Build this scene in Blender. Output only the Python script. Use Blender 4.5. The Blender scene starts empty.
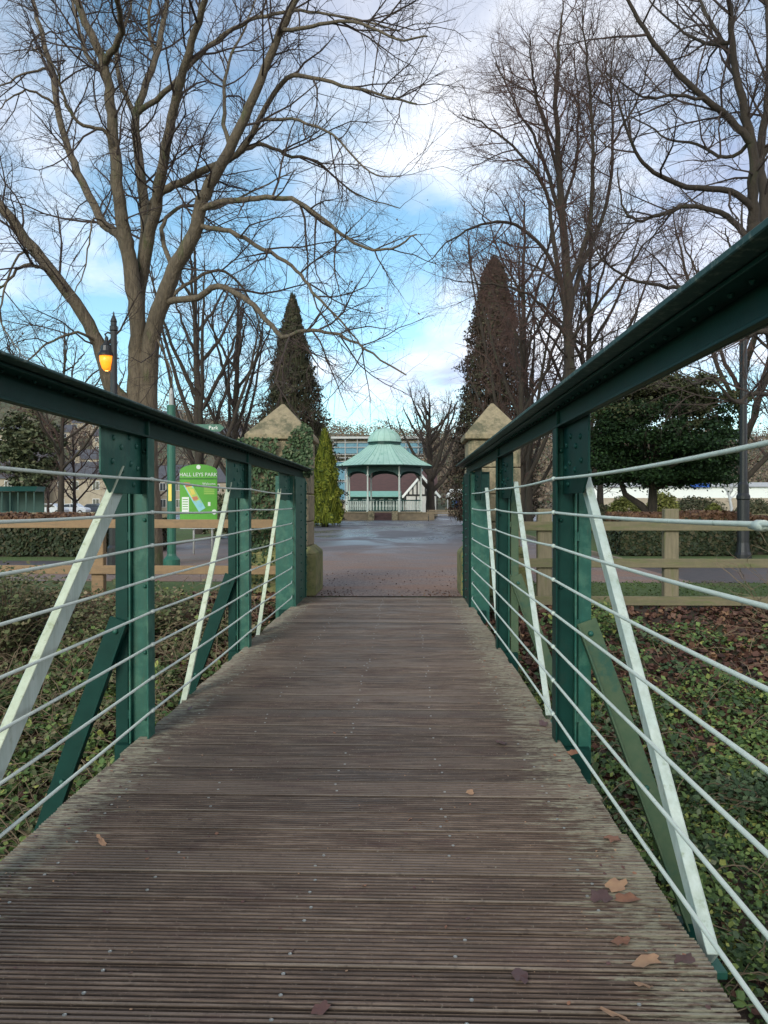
import bpy, math, random
from mathutils import Vector, Matrix, Euler, noise
R = math.radians
rnd = random.Random(7)
scene = bpy.context.scene
col = scene.collection
V = Vector
# ------------------------------------------------------------------ camera
F = 769.0; CAMZ = 1.3
CAMROT = Euler((R(90 - 0.52), 0, R(1.64)), 'XYZ')
cam = bpy.data.cameras.new('camera'); cam.sensor_fit = 'VERTICAL'; cam.sensor_height = 36; cam.sensor_width = 27
cam.lens = F / 1024 * 36; cam.clip_start = 0.05; cam.clip_end = 6000
camo = bpy.data.objects.new('camera', cam); camo.location = (0, 0, CAMZ); camo.rotation_euler = CAMROT
col.objects.link(camo); scene.camera = camo
CM = CAMROT.to_matrix()
def at(px, py, Y):
    d = CM @ V(((px - 384) / F, (512 - py) / F, -1.0))
    return V((0, 0, CAMZ)) + d * (Y / d.y)
# ------------------------------------------------------------------ materials
def ramp(nt, fac, stops, interp='LINEAR'):
    r = nt.nodes.new('ShaderNodeValToRGB'); r.color_ramp.interpolation = interp
    e = r.color_ramp.elements
    while len(e) < len(stops): e.new(0.5)
    for k, (p, c) in enumerate(stops):
        e[k].position = p; e[k].color = (c[0], c[1], c[2], 1) if not isinstance(c, (int, float)) else (c, c, c, 1)
    nt.links.new(fac, r.inputs[0]); return r.outputs[0]
def nz(nt, vec, scale, detail=5, rough=.6, dist=0.):
    n = nt.nodes.new('ShaderNodeTexNoise'); n.inputs['Scale'].default_value = scale
    n.inputs['Detail'].default_value = detail; n.inputs['Roughness'].default_value = rough
    n.inputs['Distortion'].default_value = dist
    if vec is not None: nt.links.new(vec, n.inputs['Vector'])
    return n.outputs['Fac']
def mixc(nt, fac, a, b, mode='MIX'):
    m = nt.nodes.new('ShaderNodeMix'); m.data_type = 'RGBA'; m.blend_type = mode
    for s, v in ((m.inputs[0], fac), (m.inputs[6], a), (m.inputs[7], b)):
        if hasattr(v, 'links'): nt.links.new(v, s)
        elif isinstance(v, (int, float)): s.default_value = v
        else: s.default_value = (v[0], v[1], v[2], 1)
    return m.outputs[2]
def mth(nt, op, a, b=0.0, clamp=False):
    m = nt.nodes.new('ShaderNodeMath'); m.operation = op; m.use_clamp = clamp
    for s, v in ((m.inputs[0], a), (m.inputs[1], b)):
        if hasattr(v, 'links'): nt.links.new(v, s)
        else: s.default_value = v
    return m.outputs[0]
def newmat(name):
    m = bpy.data.materials.new(name); m.use_nodes = True; nt = m.node_tree
    b = nt.nodes['Principled BSDF']; tc = nt.nodes.new('ShaderNodeTexCoord')
    return m, nt, b, tc.outputs['Object']
def mapping(nt, vec, scale):
    mp = nt.nodes.new('ShaderNodeMapping'); mp.inputs['Scale'].default_value = scale
    nt.links.new(vec, mp.inputs['Vector']); return mp.outputs[0]
def bump(nt, b, h, strength, dist=.01):
    bp = nt.nodes.new('ShaderNodeBump'); bp.inputs['Strength'].default_value = strength; bp.inputs['Distance'].default_value = dist
    nt.links.new(h, bp.inputs['Height']); nt.links.new(bp.outputs[0], b.inputs['Normal'])
def mk(name, c1, c2=None, scale=8, rough=.7, bs=.3, bscale=None, metallic=0, c3=None, dist=.01, stretch=None, c3scale=2.5, c3pos=.62, spec=.5, detail=6, rust=0, rustc=(.13, .055, .025), grime=(.02, .03, .02)):
    m, nt, b, oc = newmat(name)
    if stretch: oc = mapping(nt, oc, stretch)
    c2 = c2 or tuple(x * .7 for x in c1)
    o = ramp(nt, nz(nt, oc, scale, detail), [(.3, c1), (.7, c2)])
    if c3:
        f = ramp(nt, nz(nt, oc, c3scale, 8, .7), [(c3pos - .06, 0.), (c3pos + .06, 1.)])
        o = mixc(nt, f, o, c3)
    if rust:
        f = ramp(nt, nz(nt, mapping(nt, oc, (1, 1, .22)), 38, 8, .75), [(.60, 0.), (.72, rust)])
        f2 = ramp(nt, nz(nt, oc, 2.2, 4, .6), [(.42, 0.), (.60, 1.)])
        o = mixc(nt, mth(nt, 'MULTIPLY', f, f2), o, rustc)
        o = mixc(nt, ramp(nt, nz(nt, mapping(nt, oc, (1, 1, .1)), 24, 8, .7), [(.42, 0.), (.75, .55)]), o, grime)
    nt.links.new(o, b.inputs['Base Color'])
    b.inputs['Roughness'].default_value = rough; b.inputs['Metallic'].default_value = metallic
    b.inputs['Specular IOR Level'].default_value = spec
    if bs: bump(nt, b, nz(nt, oc, bscale or scale * 3, 6), bs, dist)
    return m
def leafmat(name, stops, rough=.6, trans=.0):
    m, nt, b, oc = newmat(name)
    g = nt.nodes.new('ShaderNodeNewGeometry')
    o = ramp(nt, g.outputs['Random Per Island'], stops)
    nt.links.new(o, b.inputs['Base Color']); b.inputs['Roughness'].default_value = rough
    b.inputs['Specular IOR Level'].default_value = .25
    return m
M = {}
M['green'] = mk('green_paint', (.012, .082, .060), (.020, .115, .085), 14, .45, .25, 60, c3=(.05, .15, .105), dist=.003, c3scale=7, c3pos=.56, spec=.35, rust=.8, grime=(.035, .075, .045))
M['darkgreen'] = mk('dark_shaded_green_paint', (.004, .032, .025), (.007, .046, .036), 10, .42, .3, 70, dist=.002, c3=(.012, .04, .03), c3scale=6, c3pos=.62, spec=.15)  # darker copy of the bridge green; shade below the rail lip put into colour
M['railtop'] = mk('weathered_green_paint', (.008, .040, .034), (.03, .07, .06), 25, .5, .3, 80, dist=.002, c3=(.13, .16, .13), c3scale=30, c3pos=.58, spec=.25)
M['mossgreen'] = mk('algae_green_paint', (.05, .10, .05), (.085, .125, .065), 16, .6, .3, 60, c3=(.025, .09, .06), dist=.002, c3scale=6, c3pos=.6)
M['white'] = mk('pale_paint', (.47, .56, .50), (.58, .64, .57), 9, .5, .2, 60, c3=(.26, .32, .2), dist=.002, c3scale=12, c3pos=.63, rust=.7, rustc=(.2, .16, .09), grime=(.25, .30, .2))
M['cream'] = mk('cream_paint', (.58, .62, .47), (.50, .56, .42), 9, .5, .2, 60, c3=(.30, .33, .18), dist=.002, c3scale=12, c3pos=.63, rust=.7, rustc=(.2, .16, .09), grime=(.28, .30, .17))
M['cable'] = mk('pale_cable', (.56, .62, .54), (.66, .71, .62), 20, .45, .3, 200, dist=.001, c3=(.3, .36, .3), c3scale=25, c3pos=.66)
M['stone'] = mk('sandstone', (.36, .29, .175), (.22, .175, .11), 9, .9, 1.0, 30, c3=(.10, .095, .055), dist=.012, c3scale=4, c3pos=.55, rust=.8, rustc=(.09, .08, .06), grime=(.16, .14, .08))
M['stonemoss'] = mk('mossy_sandstone', (.26, .22, .10), (.15, .17, .05), 6, .9, .8, 30, c3=(.10, .11, .045), dist=.012, c3scale=4, c3pos=.55)
M['bark'] = mk('bark', (.19, .148, .10), (.085, .066, .045), 6, .95, 1, 12, c3=(.085, .10, .035), dist=.05, stretch=(3, 3, .7), c3scale=1.2, c3pos=.62)
M['barkdark'] = mk('dark_bark', (.058, .044, .032), (.032, .024, .018), 5, .95, .8, 12, dist=.04, stretch=(3, 3, .7), c3=(.05, .055, .025), c3scale=1.2)
M['twig'] = mk('twig_bark', (.060, .040, .032), (.038, .026, .022), 3, .9, 0)
M['twigred'] = mk('reddish_twig_bark', (.090, .046, .035), (.055, .030, .025), 3, .9, 0)
M['timber'] = mk('new_timber', (.32, .20, .10), (.25, .16, .085), 3, .8, .4, 30, stretch=(1, 8, 8), dist=.004, c3=(.20, .14, .08), c3scale=2, rust=.6, rustc=(.12, .08, .045), grime=(.17, .12, .07))
M['timberold'] = mk('weathered_timber', (.20, .165, .09), (.14, .12, .07), 3, .85, .5, 30, stretch=(1, 8, 8), dist=.004, c3=(.12, .13, .05), c3scale=2, c3pos=.54, rust=.6, rustc=(.07, .055, .035), grime=(.11, .10, .06))
M['timberpost'] = mk('weathered_timber_post', (.22, .18, .11), (.14, .12, .075), 4, .85, .5, 30, stretch=(8, 8, 1), dist=.004, c3=(.14, .14, .06), c3scale=2, c3pos=.6)
M['black'] = mk('black_paint', (.012, .013, .014), (.02, .02, .02), 10, .4, .2, 50)
M['copper'] = mk('pale_green_copper', (.31, .48, .40), (.39, .57, .48), 1.2, .6, .15, 9, c3=(.19, .36, .28), c3scale=1.5)
M['bsgreen'] = mk('bandstand_dark_green', (.008, .05, .038), (.012, .065, .05), 5, .5, 0)
M['bswhite'] = mk('bandstand_white', (.66, .70, .62), (.55, .6, .52), 5, .5, 0)
M['bsstone'] = mk('plinth_stone', (.25, .19, .12), (.15, .12, .08), 3, .9, .5, 8)
M['roofred'] = mk('maroon_roof_tile', (.10, .05, .045), (.06, .035, .032), 2, .8, .4, 12, stretch=(1, 1, 5))
M['render'] = mk('white_render', (.65, .63, .56), (.55, .53, .47), 3, .8, .1)
M['canopy'] = mk('green_canopy', (.16, .34, .28), (.2, .4, .33), 3, .6, 0)
M['houseston'] = mk('terrace_stone', (.42, .35, .26), (.30, .25, .18), 1.5, .9, .4, 5)
M['slate'] = mk('slate', (.09, .09, .10), (.06, .06, .07), 2, .6, .2, 8)
M['glass'] = mk('window_glass', (.03, .04, .05), (.05, .06, .07), 2, .15, 0)
M['frame'] = mk('window_frame', (.7, .7, .68), (.6, .6, .58), 3, .6, 0)
M['netting'] = mk('blue_netting', (.06, .17, .23), (.10, .24, .30), 1.5, .5, .2, 6)
M['steel'] = mk('scaffold_steel', (.45, .45, .43), (.35, .35, .33), 5, .5, 0)
M['sign'] = mk('sign_green', (.07, .33, .012), (.085, .38, .016), 1.2, .4, .1, 6, c3=(.06, .30, .012), rust=.3, rustc=(.1, .2, .03), grime=(.06, .26, .02))
M['signwhite'] = mk('sign_white', (.8, .82, .76), (.78, .8, .74), 3, .5, 0)
M['mapgreen'] = mk('map_pale_green', (.42, .60, .12), (.36, .55, .10), 5, .5, 0)
M['mapyellow'] = mk('map_yellow', (.75, .62, .10), (.7, .55, .1), 5, .5, 0)
M['mapblue'] = mk('map_blue', (.22, .55, .62), (.3, .6, .6), 5, .5, 0)
M['mapred'] = mk('map_red', (.55, .14, .08), (.5, .2, .1), 5, .5, 0)
M['polegreen'] = mk('pole_green', (.018, .10, .065), (.025, .125, .08), 8, .45, .1)
M['blue'] = mk('blue_panel', (.02, .09, .40), (.03, .12, .45), 3, .5, 0)
M['pink'] = mk('pink_panel', (.7, .22, .2), (.65, .25, .2), 3, .5, 0)
M['carwhite'] = mk('car_white', (.6, .62, .63), (.55, .57, .6), 3, .3, 0)
M['cardark'] = mk('car_dark', (.05, .06, .08), (.04, .05, .07), 3, .3, 0)
M['rubber'] = mk('rubber', (.02, .02, .02), (.015, .015, .015), 3, .8, 0)
M['soil'] = None
M['ivy'] = leafmat('ivy_leaves', [(0, (.02, .042, .018)), (.5, (.045, .08, .032)), (.9, (.085, .12, .055)), (1, (.15, .16, .09))])
M['weed'] = leafmat('weed_leaves', [(0, (.035, .07, .02)), (.5, (.085, .14, .04)), (.85, (.15, .21, .06)), (1, (.27, .28, .07))])
M['olive'] = leafmat('olive_weed', [(0, (.05, .065, .025)), (.55, (.10, .115, .045)), (.8, (.15, .14, .07)), (1, (.24, .19, .11))])
M['litter'] = leafmat('brown_leaf_litter', [(0, (.035, .018, .014)), (.5, (.095, .045, .032)), (.85, (.15, .078, .05)), (1, (.26, .15, .08))], .55)
M['conifer'] = leafmat('dark_conifer_foliage', [(0, (.030, .034, .018)), (.5, (.05, .055, .028)), (1, (.085, .07, .04))], .8)
M['coniferbrown'] = leafmat('brownish_conifer_foliage', [(0, (.030, .026, .018)), (.5, (.055, .040, .028)), (1, (.09, .058, .042))], .8)
M['gold'] = leafmat('golden_conifer_foliage', [(0, (.05, .075, .015)), (.5, (.17, .20, .022)), (1, (.36, .36, .05))], .7)
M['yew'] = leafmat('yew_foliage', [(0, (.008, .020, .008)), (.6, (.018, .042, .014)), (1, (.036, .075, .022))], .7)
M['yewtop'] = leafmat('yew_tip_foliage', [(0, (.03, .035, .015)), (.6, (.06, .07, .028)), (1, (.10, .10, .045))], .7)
M['pine'] = leafmat('pine_foliage', [(0, (.05, .065, .035)), (.6, (.10, .115, .06)), (1, (.17, .17, .09))], .7)
M['hedge'] = leafmat('hedge_leaves', [(0, (.014, .022, .010)), (.6, (.032, .045, .018)), (1, (.075, .06, .03))], .6)
M['hedgebrown'] = leafmat('brown_hedge_tips', [(0, (.07, .035, .02)), (.6, (.13, .065, .035)), (1, (.17, .10, .05))], .6)
M['shrub'] = leafmat('yellow_green_shrub', [(0, (.08, .09, .02)), (.6, (.17, .18, .04)), (1, (.26, .25, .07))], .7)
M['shrubdull'] = leafmat('dull_shrub', [(0, (.05, .065, .03)), (.6, (.10, .10, .05)), (1, (.17, .14, .08))], .7)
M['wood_far'] = leafmat('far_wood', [(0, (.10, .07, .055)), (.45, (.17, .125, .09)), (.8, (.25, .19, .13)), (.92, (.08, .095, .045)), (1, (.06, .08, .035))], .9)
M['deadleaf'] = mk('dead_leaf', (.30, .14, .075), (.20, .085, .05), 30, .6, .3, 60, dist=.002)
M['deadleafpale'] = mk('pale_dead_leaf', (.42, .25, .14), (.34, .19, .11), 30, .6, .3, 60, dist=.002)
M['deadleafdark'] = mk('dark_dead_leaf', (.12, .055, .045), (.09, .045, .04), 30, .5, .3, 60, dist=.002)
m, nt, b, oc = newmat('lit_lamp_glass')
b.inputs['Base Color'].default_value = (.9, .35, .03, 1); b.inputs['Emission Color'].default_value = (1, .21, .008, 1)
b.inputs['Emission Strength'].default_value = .95; b.inputs['Roughness'].default_value = .3
M['lamp'] = m
m, nt, b, oc = newmat('hot_filament')
b.inputs['Emission Color'].default_value = (1, .6, .12, 1); b.inputs['Emission Strength'].default_value = 2.2; M['bulb'] = m
# deck timber
m, nt, b, oc = newmat('grooved_deck_timber')
sx = nt.nodes.new('ShaderNodeSeparateXYZ'); nt.links.new(oc, sx.inputs[0])
at_ = nt.nodes.new('ShaderNodeAttribute'); at_.attribute_name = 'board'; bf = at_.outputs['Fac']
streak = nz(nt, mapping(nt, oc, (3.2, 38, 38)), 1.0, 10, .72)
blot = nz(nt, mapping(nt, oc, (1.0, 2.2, 1)), 2.4, 8, .65, .6)
fine = nz(nt, mapping(nt, oc, (14, 60, 60)), 1.0, 6, .7)
base = ramp(nt, streak, [(.32, (.038, .024, .016)), (.5, (.145, .094, .066)), (.66, (.31, .225, .165))])
base = mixc(nt, mth(nt, 'MULTIPLY', mth(nt, 'POWER', bf, 2.0), .75), base, (.21, .155, .12))
fr_ = mth(nt, 'FRACT', mth(nt, 'DIVIDE', mth(nt, 'ADD', sx.outputs[1], 4.4), .182))
edge = ramp(nt, fr_, [(.0, .5), (.07, .8), (.09, 0.), (.93, 0.), (.95, .5)])
edge = mth(nt, 'MULTIPLY', edge, ramp(nt, nz(nt, mapping(nt, oc, (.9, 5, 1)), 1.0, 6, .7), [(.38, 0.), (.58, 1.)]))
base = mixc(nt, edge, base, (.40, .32, .24))
low = ramp(nt, mth(nt, 'MULTIPLY', sx.outputs[2], -1.0), [(.0012, 0.), (.004, .88)])  # groove shade painted into the timber colour by depth
base = mixc(nt, low, base, (.018, .014, .013))
red = ramp(nt, blot, [(.56, 0.), (.68, .55)])
base = mixc(nt, red, base, (.085, .048, .045))
wet = ramp(nt, nz(nt, oc, 1.1, 5, .6), [(.4, .0), (.75, .35)])
base = mixc(nt, wet, base, (.045, .033, .026))
ed = mth(nt, 'ABSOLUTE', mth(nt, 'ADD', sx.outputs[0], .335))
spot = nz(nt, oc, 26, 6, .75)
base = mixc(nt, ramp(nt, spot, [(.55, 0.), (.68, .55)]), base, (.035, .024, .02))
base = mixc(nt, ramp(nt, nz(nt, oc, 55, 5, .8), [(.58, 0.), (.70, .6)]), base, (.27, .21, .17))
edn = mth(nt, 'ADD', ed, mth(nt, 'MULTIPLY', mth(nt, 'SUBTRACT', streak, .5), 1.3))
lich = ramp(nt, edn, [(.95, 0.), (1.30, .75)])
lich = mth(nt, 'MULTIPLY', lich, ramp(nt, fine, [(.42, .0), (.58, 1.)]))
base = mixc(nt, lich, base, (.30, .29, .21))
spk = ramp(nt, nz(nt, oc, 70, 2, .5), [(.70, 0.), (.76, .7)])
base = mixc(nt, mth(nt, 'MULTIPLY', spk, ramp(nt, blot, [(.35, 0.), (.55, 1.)])), base, (.30, .28, .23))
nt.links.new(base, b.inputs['Base Color'])
nt.links.new(ramp(nt, blot, [(.35, .42), (.6, .62)]), b.inputs['Roughness'])
b.inputs['Specular IOR Level'].default_value = .35
bump(nt, b, fine, .5, .004)
M['deck'] = m
# tarmac
m, nt, b, oc = newmat('wet_tarmac')
grit = nz(nt, mapping(nt, oc, (1, .45, 1)), 28, 5, .8)
big = nz(nt, mapping(nt, oc, (.30, .16, 1)), 1.0, 6, .62, .8)
sx = nt.nodes.new('ShaderNodeSeparateXYZ'); nt.links.new(oc, sx.inputs[0])
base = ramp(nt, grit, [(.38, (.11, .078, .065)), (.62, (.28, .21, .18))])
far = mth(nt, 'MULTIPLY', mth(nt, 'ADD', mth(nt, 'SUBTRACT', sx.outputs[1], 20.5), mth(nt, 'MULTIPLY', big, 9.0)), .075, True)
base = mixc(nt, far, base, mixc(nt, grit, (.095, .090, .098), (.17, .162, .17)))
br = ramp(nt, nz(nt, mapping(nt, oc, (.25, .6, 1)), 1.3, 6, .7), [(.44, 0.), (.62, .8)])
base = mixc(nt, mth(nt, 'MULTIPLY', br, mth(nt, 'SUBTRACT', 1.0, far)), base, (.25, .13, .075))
nt.links.new(base, b.inputs['Base Color'])
wetf = ramp(nt, big, [(.42, 0.), (.56, 1.)])
rough = mth(nt, 'SUBTRACT', .76, mth(nt, 'MULTIPLY', mth(nt, 'MULTIPLY', wetf, far), .50))
nt.links.new(mth(nt, 'ADD', .5, mth(nt, 'MULTIPLY', mth(nt, 'MULTIPLY', wetf, far), .5)), b.inputs['Specular IOR Level'])
nt.links.new(rough, b.inputs['Roughness'])
b.inputs['Specular IOR Level'].default_value = .5
dry = mth(nt, 'MULTIPLY', grit, mth(nt, 'SUBTRACT', 1.0, mth(nt, 'MULTIPLY', wetf, mth(nt, 'MULTIPLY', far, .9))))
bump(nt, b, dry, .6, .006)
M['tarmac'] = m
M['pathtar'] = mk('cross_path_tarmac', (.085, .072, .07), (.05, .045, .045), 6, .55, .4, 60, c3=(.10, .06, .045), c3scale=1.2, c3pos=.56)
M['soil'] = mk('bank_soil', (.055, .035, .025), (.03, .022, .015), 3, .95, .8, 14, c3=(.05, .06, .022), dist=.05, c3scale=.8, c3pos=.5)
M['lawn'] = mk('lawn', (.085, .13, .03), (.065, .10, .025), 1.4, .95, .8, 30, c3=(.10, .085, .04), dist=.03, c3scale=.5, c3pos=.6)
M['hill'] = mk('hill_ground', (.12, .10, .065), (.08, .095, .045), .05, .95, 0, c3=(.13, .10, .08), c3scale=.03)
M['water'] = mk('river_water', (.03, .035, .025), (.025, .03, .02), .5, .08, .3, 3)
# ------------------------------------------------------------------ mesh builder
class MB:
    def __init__(s): s.v = []; s.f = []; s.attr = None
    def box(s, x0, x1, y0, y1, z0, z1):
        n = len(s.v)
        s.v += [(x0,y0,z0),(x1,y0,z0),(x1,y1,z0),(x0,y1,z0),(x0,y0,z1),(x1,y0,z1),(x1,y1,z1),(x0,y1,z1)]
        s.f += [tuple(n+i for i in q) for q in ((0,3,2,1),(4,5,6,7),(0,1,5,4),(1,2,6,5),(2,3,7,6),(3,0,4,7))]; return s
    def bar(s, a, b, w, h, side=(1,0,0)):
        a, b = V(a), V(b); t = (b-a).normalized(); sd = V(side); sd = (sd - t*sd.dot(t)).normalized(); up = sd.cross(t)
        n = len(s.v)
        for p in (a, b):
            for i, j in ((-1,-1),(1,-1),(1,1),(-1,1)): s.v.append(tuple(p + sd*(i*w/2) + up*(j*h/2)))
        s.f += [tuple(n+i for i in q) for q in ((0,1,2,3),(7,6,5,4),(0,4,5,1),(1,5,6,2),(2,6,7,3),(3,7,4,0))]; return s
    def tube(s, pts, rads, n=6, cap=True):
        if isinstance(rads, (int, float)): rads = [rads]*len(pts)
        b0 = len(s.v); u = None; N = len(pts)
        for k in range(N):
            p = pts[k]; q0 = pts[k-1] if k else pts[0]; q1 = pts[k+1] if k < N-1 else pts[k]
            t = V(q1) - V(q0)
            if t.length < 1e-9: t = V((0,0,1))
            t.normalize()
            if u is None: u = t.orthogonal()
            u = u - t*u.dot(t)
            if u.length < 1e-6: u = t.orthogonal()
            u.normalize(); w = t.cross(u); r = rads[k]
            for i in range(n):
                a = 2*math.pi*i/n; c, d = math.cos(a)*r, math.sin(a)*r
                s.v.append((p[0]+u.x*c+w.x*d, p[1]+u.y*c+w.y*d, p[2]+u.z*c+w.z*d))
        for k in range(N-1):
            o = b0+k*n
            for i in range(n):
                j = (i+1) % n; s.f.append((o+i, o+j, o+n+j, o+n+i))
        if cap:
            s.f.append(tuple(b0+i for i in range(n-1,-1,-1))); s.f.append(tuple(b0+(N-1)*n+i for i in range(n)))
        return s
    def lathe(s, c, prof, n=16, rot=0):
        b0 = len(s.v)
        for r, z in prof:
            for i in range(n):
                a = 2*math.pi*i/n+rot; s.v.append((c[0]+r*math.cos(a), c[1]+r*math.sin(a), c[2]+z))
        for k in range(len(prof)-1):
            o = b0+k*n
            for i in range(n):
                j = (i+1) % n; s.f.append((o+i, o+j, o+n+j, o+n+i))
        s.f.append(tuple(b0+i for i in range(n-1,-1,-1))); s.f.append(tuple(b0+(len(prof)-1)*n+i for i in range(n)))
        return s
    def prism(s, poly, ext):
        n = len(s.v); k = len(poly); e = V(ext)
        s.v += [tuple(p) for p in poly] + [tuple(V(p)+e) for p in poly]
        s.f.append(tuple(range(n, n+k))); s.f.append(tuple(range(n+2*k-1, n+k-1, -1)))
        for i in range(k):
            j = (i+1) % k; s.f.append((n+j, n+i, n+k+i, n+k+j))
        return s
    def quad(s, p, a, b):
        n = len(s.v); s.v += [tuple(p-a-b*.2), tuple(p+a*.1-b), tuple(p+a), tuple(p+a*.1+b)]; s.f.append((n,n+1,n+2,n+3))
    def leaf(s, p, size, r=rnd, up=None, curl=.3):
        if up is None: d = V((r.gauss(0,1), r.gauss(0,1), r.gauss(0,1)))
        else: d = V(up) + V((r.gauss(0,.45), r.gauss(0,.45), r.gauss(0,.45)))
        if d.length < .01: d = V((0,0,1))
        d.normalize(); a = d.orthogonal().normalized(); a = Matrix.Rotation(r.uniform(0,6.28), 3, d) @ a; b = d.cross(a)
        a = a*size; b = b*(size*r.uniform(.5,.9)); n = len(s.v); p = V(p)
        s.v += [tuple(p-a), tuple(p-b*.8+d*size*curl), tuple(p+a*.3-b), tuple(p+a+d*size*curl*.5), tuple(p+a*.3+b), tuple(p+b*.8-a*.5)]
        s.f.append((n,n+1,n+2,n+3)); s.f.append((n,n+3,n+4,n+5))
    def build(s, name, mat, parent=None, smooth=False, bevel=0, origin=None, seg=1):
        me = bpy.data.meshes.new(name)
        if parent is not None: o0 = V(parent.get('_o', (0,0,0)))
        else: o0 = V(origin or (0,0,0))
        vs = s.v if o0.length == 0 else [(v[0]-o0.x, v[1]-o0.y, v[2]-o0.z) for v in s.v]
        me.from_pydata(vs, [], s.f)
        if s.attr:
            A = me.attributes.new('board', 'FLOAT', 'FACE'); A.data.foreach_set('value', s.attr)
        me.materials.append(mat)
        if smooth: me.polygons.foreach_set('use_smooth', [True]*len(me.polygons))
        me.update()
        o = bpy.data.objects.new(name, me); col.objects.link(o)
        if parent is not None: o.parent = parent
        else: o.location = o0
        o['_o'] = tuple(o0)
        if bevel:
            bm = o.modifiers.new('bevel', 'BEVEL'); bm.width = bevel; bm.segments = seg; bm.limit_method = 'ANGLE'
        return o
def thing(name, label, cat, loc=(0,0,0), group=None):
    o = bpy.data.objects.new(name, None); col.objects.link(o); o.location = loc; o.empty_display_size = .2
    o['_o'] = tuple(loc); tag(o, label, cat, group); return o
def tag(o, label, cat, group=None):
    o['label'] = label; o['category'] = cat
    if group: o['group'] = group
    return o
def struct(o, kind='structure'): o['kind'] = kind; return o
def dup(root, loc, rotz=None, label=None, scale=None):
    r = root.copy(); col.objects.link(r); r.location = loc
    if rotz is not None: r.rotation_euler = (0,0,rotz)
    if scale is not None: r.scale = (scale,)*3
    if label: r['label'] = label
    for ch in list(root.children):
        c = ch.copy(); col.objects.link(c); c.parent = r
        for g in ch.children:
            d = g.copy(); col.objects.link(d); d.parent = c
    return r
def text(body, size, loc, rot, mat, parent, name='lettering', thick=.002):
    cu = bpy.data.curves.new(name, 'FONT'); cu.body = body; cu.size = size; cu.extrude = thick; cu.align_x = 'CENTER'; cu.align_y = 'CENTER'; cu.resolution_u = 2
    t = bpy.data.objects.new(name, cu); col.objects.link(t)
    bpy.context.view_layer.update()
    me = bpy.data.meshes.new_from_object(t.evaluated_get(bpy.context.evaluated_depsgraph_get()))
    bpy.data.objects.remove(t); me.materials.clear(); me.materials.append(mat)
    o = bpy.data.objects.new(name, me); col.objects.link(o)
    o.parent = parent; o0 = V(parent['_o']); o.location = V(loc)-o0; o.rotation_euler = rot
    o['_o'] = tuple(o0); return o
def sm(a, b, x):
    t = max(0, min(1, (x-a)/(b-a))); return t*t*(3-2*t)
# ------------------------------------------------------------------ ground
def G(x, y):
    d = 10.75 - y
    if d <= 0: z = 0.0
    else:
        z = -.12*sm(0, .6, d) - .29*max(0, d-.5) + .10*noise.noise(V((x*.6, y*.6, 0)))*sm(.3, 2, d)
    z = max(z, -3.3)
    return z
def lines(spec):
    out = []
    for a, b, st in spec:
        n = max(1, int(round((b-a)/st)))
        out += [a+(b-a)*i/n for i in range(n)]
    return out + [spec[-1][1]]
xs = lines([(-900,-100,200),(-100,-14,10),(-14,14,.35),(14,100,10),(100,900,200)])
ys = lines([(-200,-20,30),(-20,-2,2),(-2,12,.3),(12,60,8),(60,300,60),(300,1500,300)])
g = MB()
for y in ys:
    for x in xs: g.v.append((x, y, G(x, y) - (.004 if y > 12 else 0)))
nx = len(xs)
for j in range(len(ys)-1):
    for i in range(nx-1): o = j*nx+i; g.f.append((o, o+1, o+nx+1, o+nx))
struct(g.build('ground', M['soil'], smooth=True))
struct(MB().box(-200, 200, -200, 1.2, -3.06, -3.05).build('river', M['water']))
def sheet(name, mat, polys, z):
    s = MB()
    for p in polys:
        n = len(s.v); s.v += [(x, y, z) for x, y in p]; s.f.append(tuple(range(n, n+len(p))))
    return struct(s.build(name, mat))
sheet('lawn', M['lawn'], [[(-60,11.0),(-1.6,11.0),(-1.6,12.9),(-60,12.9)], [(1.1,10.95),(60,10.95),(60,12.9),(1.1,12.9)],
      [(4.8,17.6),(60,17.6),(60,48),(4.8,48)], [(-60,17.6),(-7.5,17.6),(-7.5,56),(-60,56)]], .004)
sheet('park_path', M['pathtar'], [[(-60,12.9),(-7.5,12.9),(-7.5,17.6),(-60,17.6)], [(4.8,12.9),(60,12.9),(60,17.6),(4.8,17.6)]], .008)
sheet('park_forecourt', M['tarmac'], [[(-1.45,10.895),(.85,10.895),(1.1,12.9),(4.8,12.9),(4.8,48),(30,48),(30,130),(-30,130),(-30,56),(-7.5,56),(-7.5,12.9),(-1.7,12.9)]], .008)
k = MB()
k.box(4.8, 4.92, 17.6, 48, 0, .1); k.box(-7.62, -7.5, 17.6, 56, 0, .1)
struct(k.build('path_kerb', M['bsstone'], bevel=.01))
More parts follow.
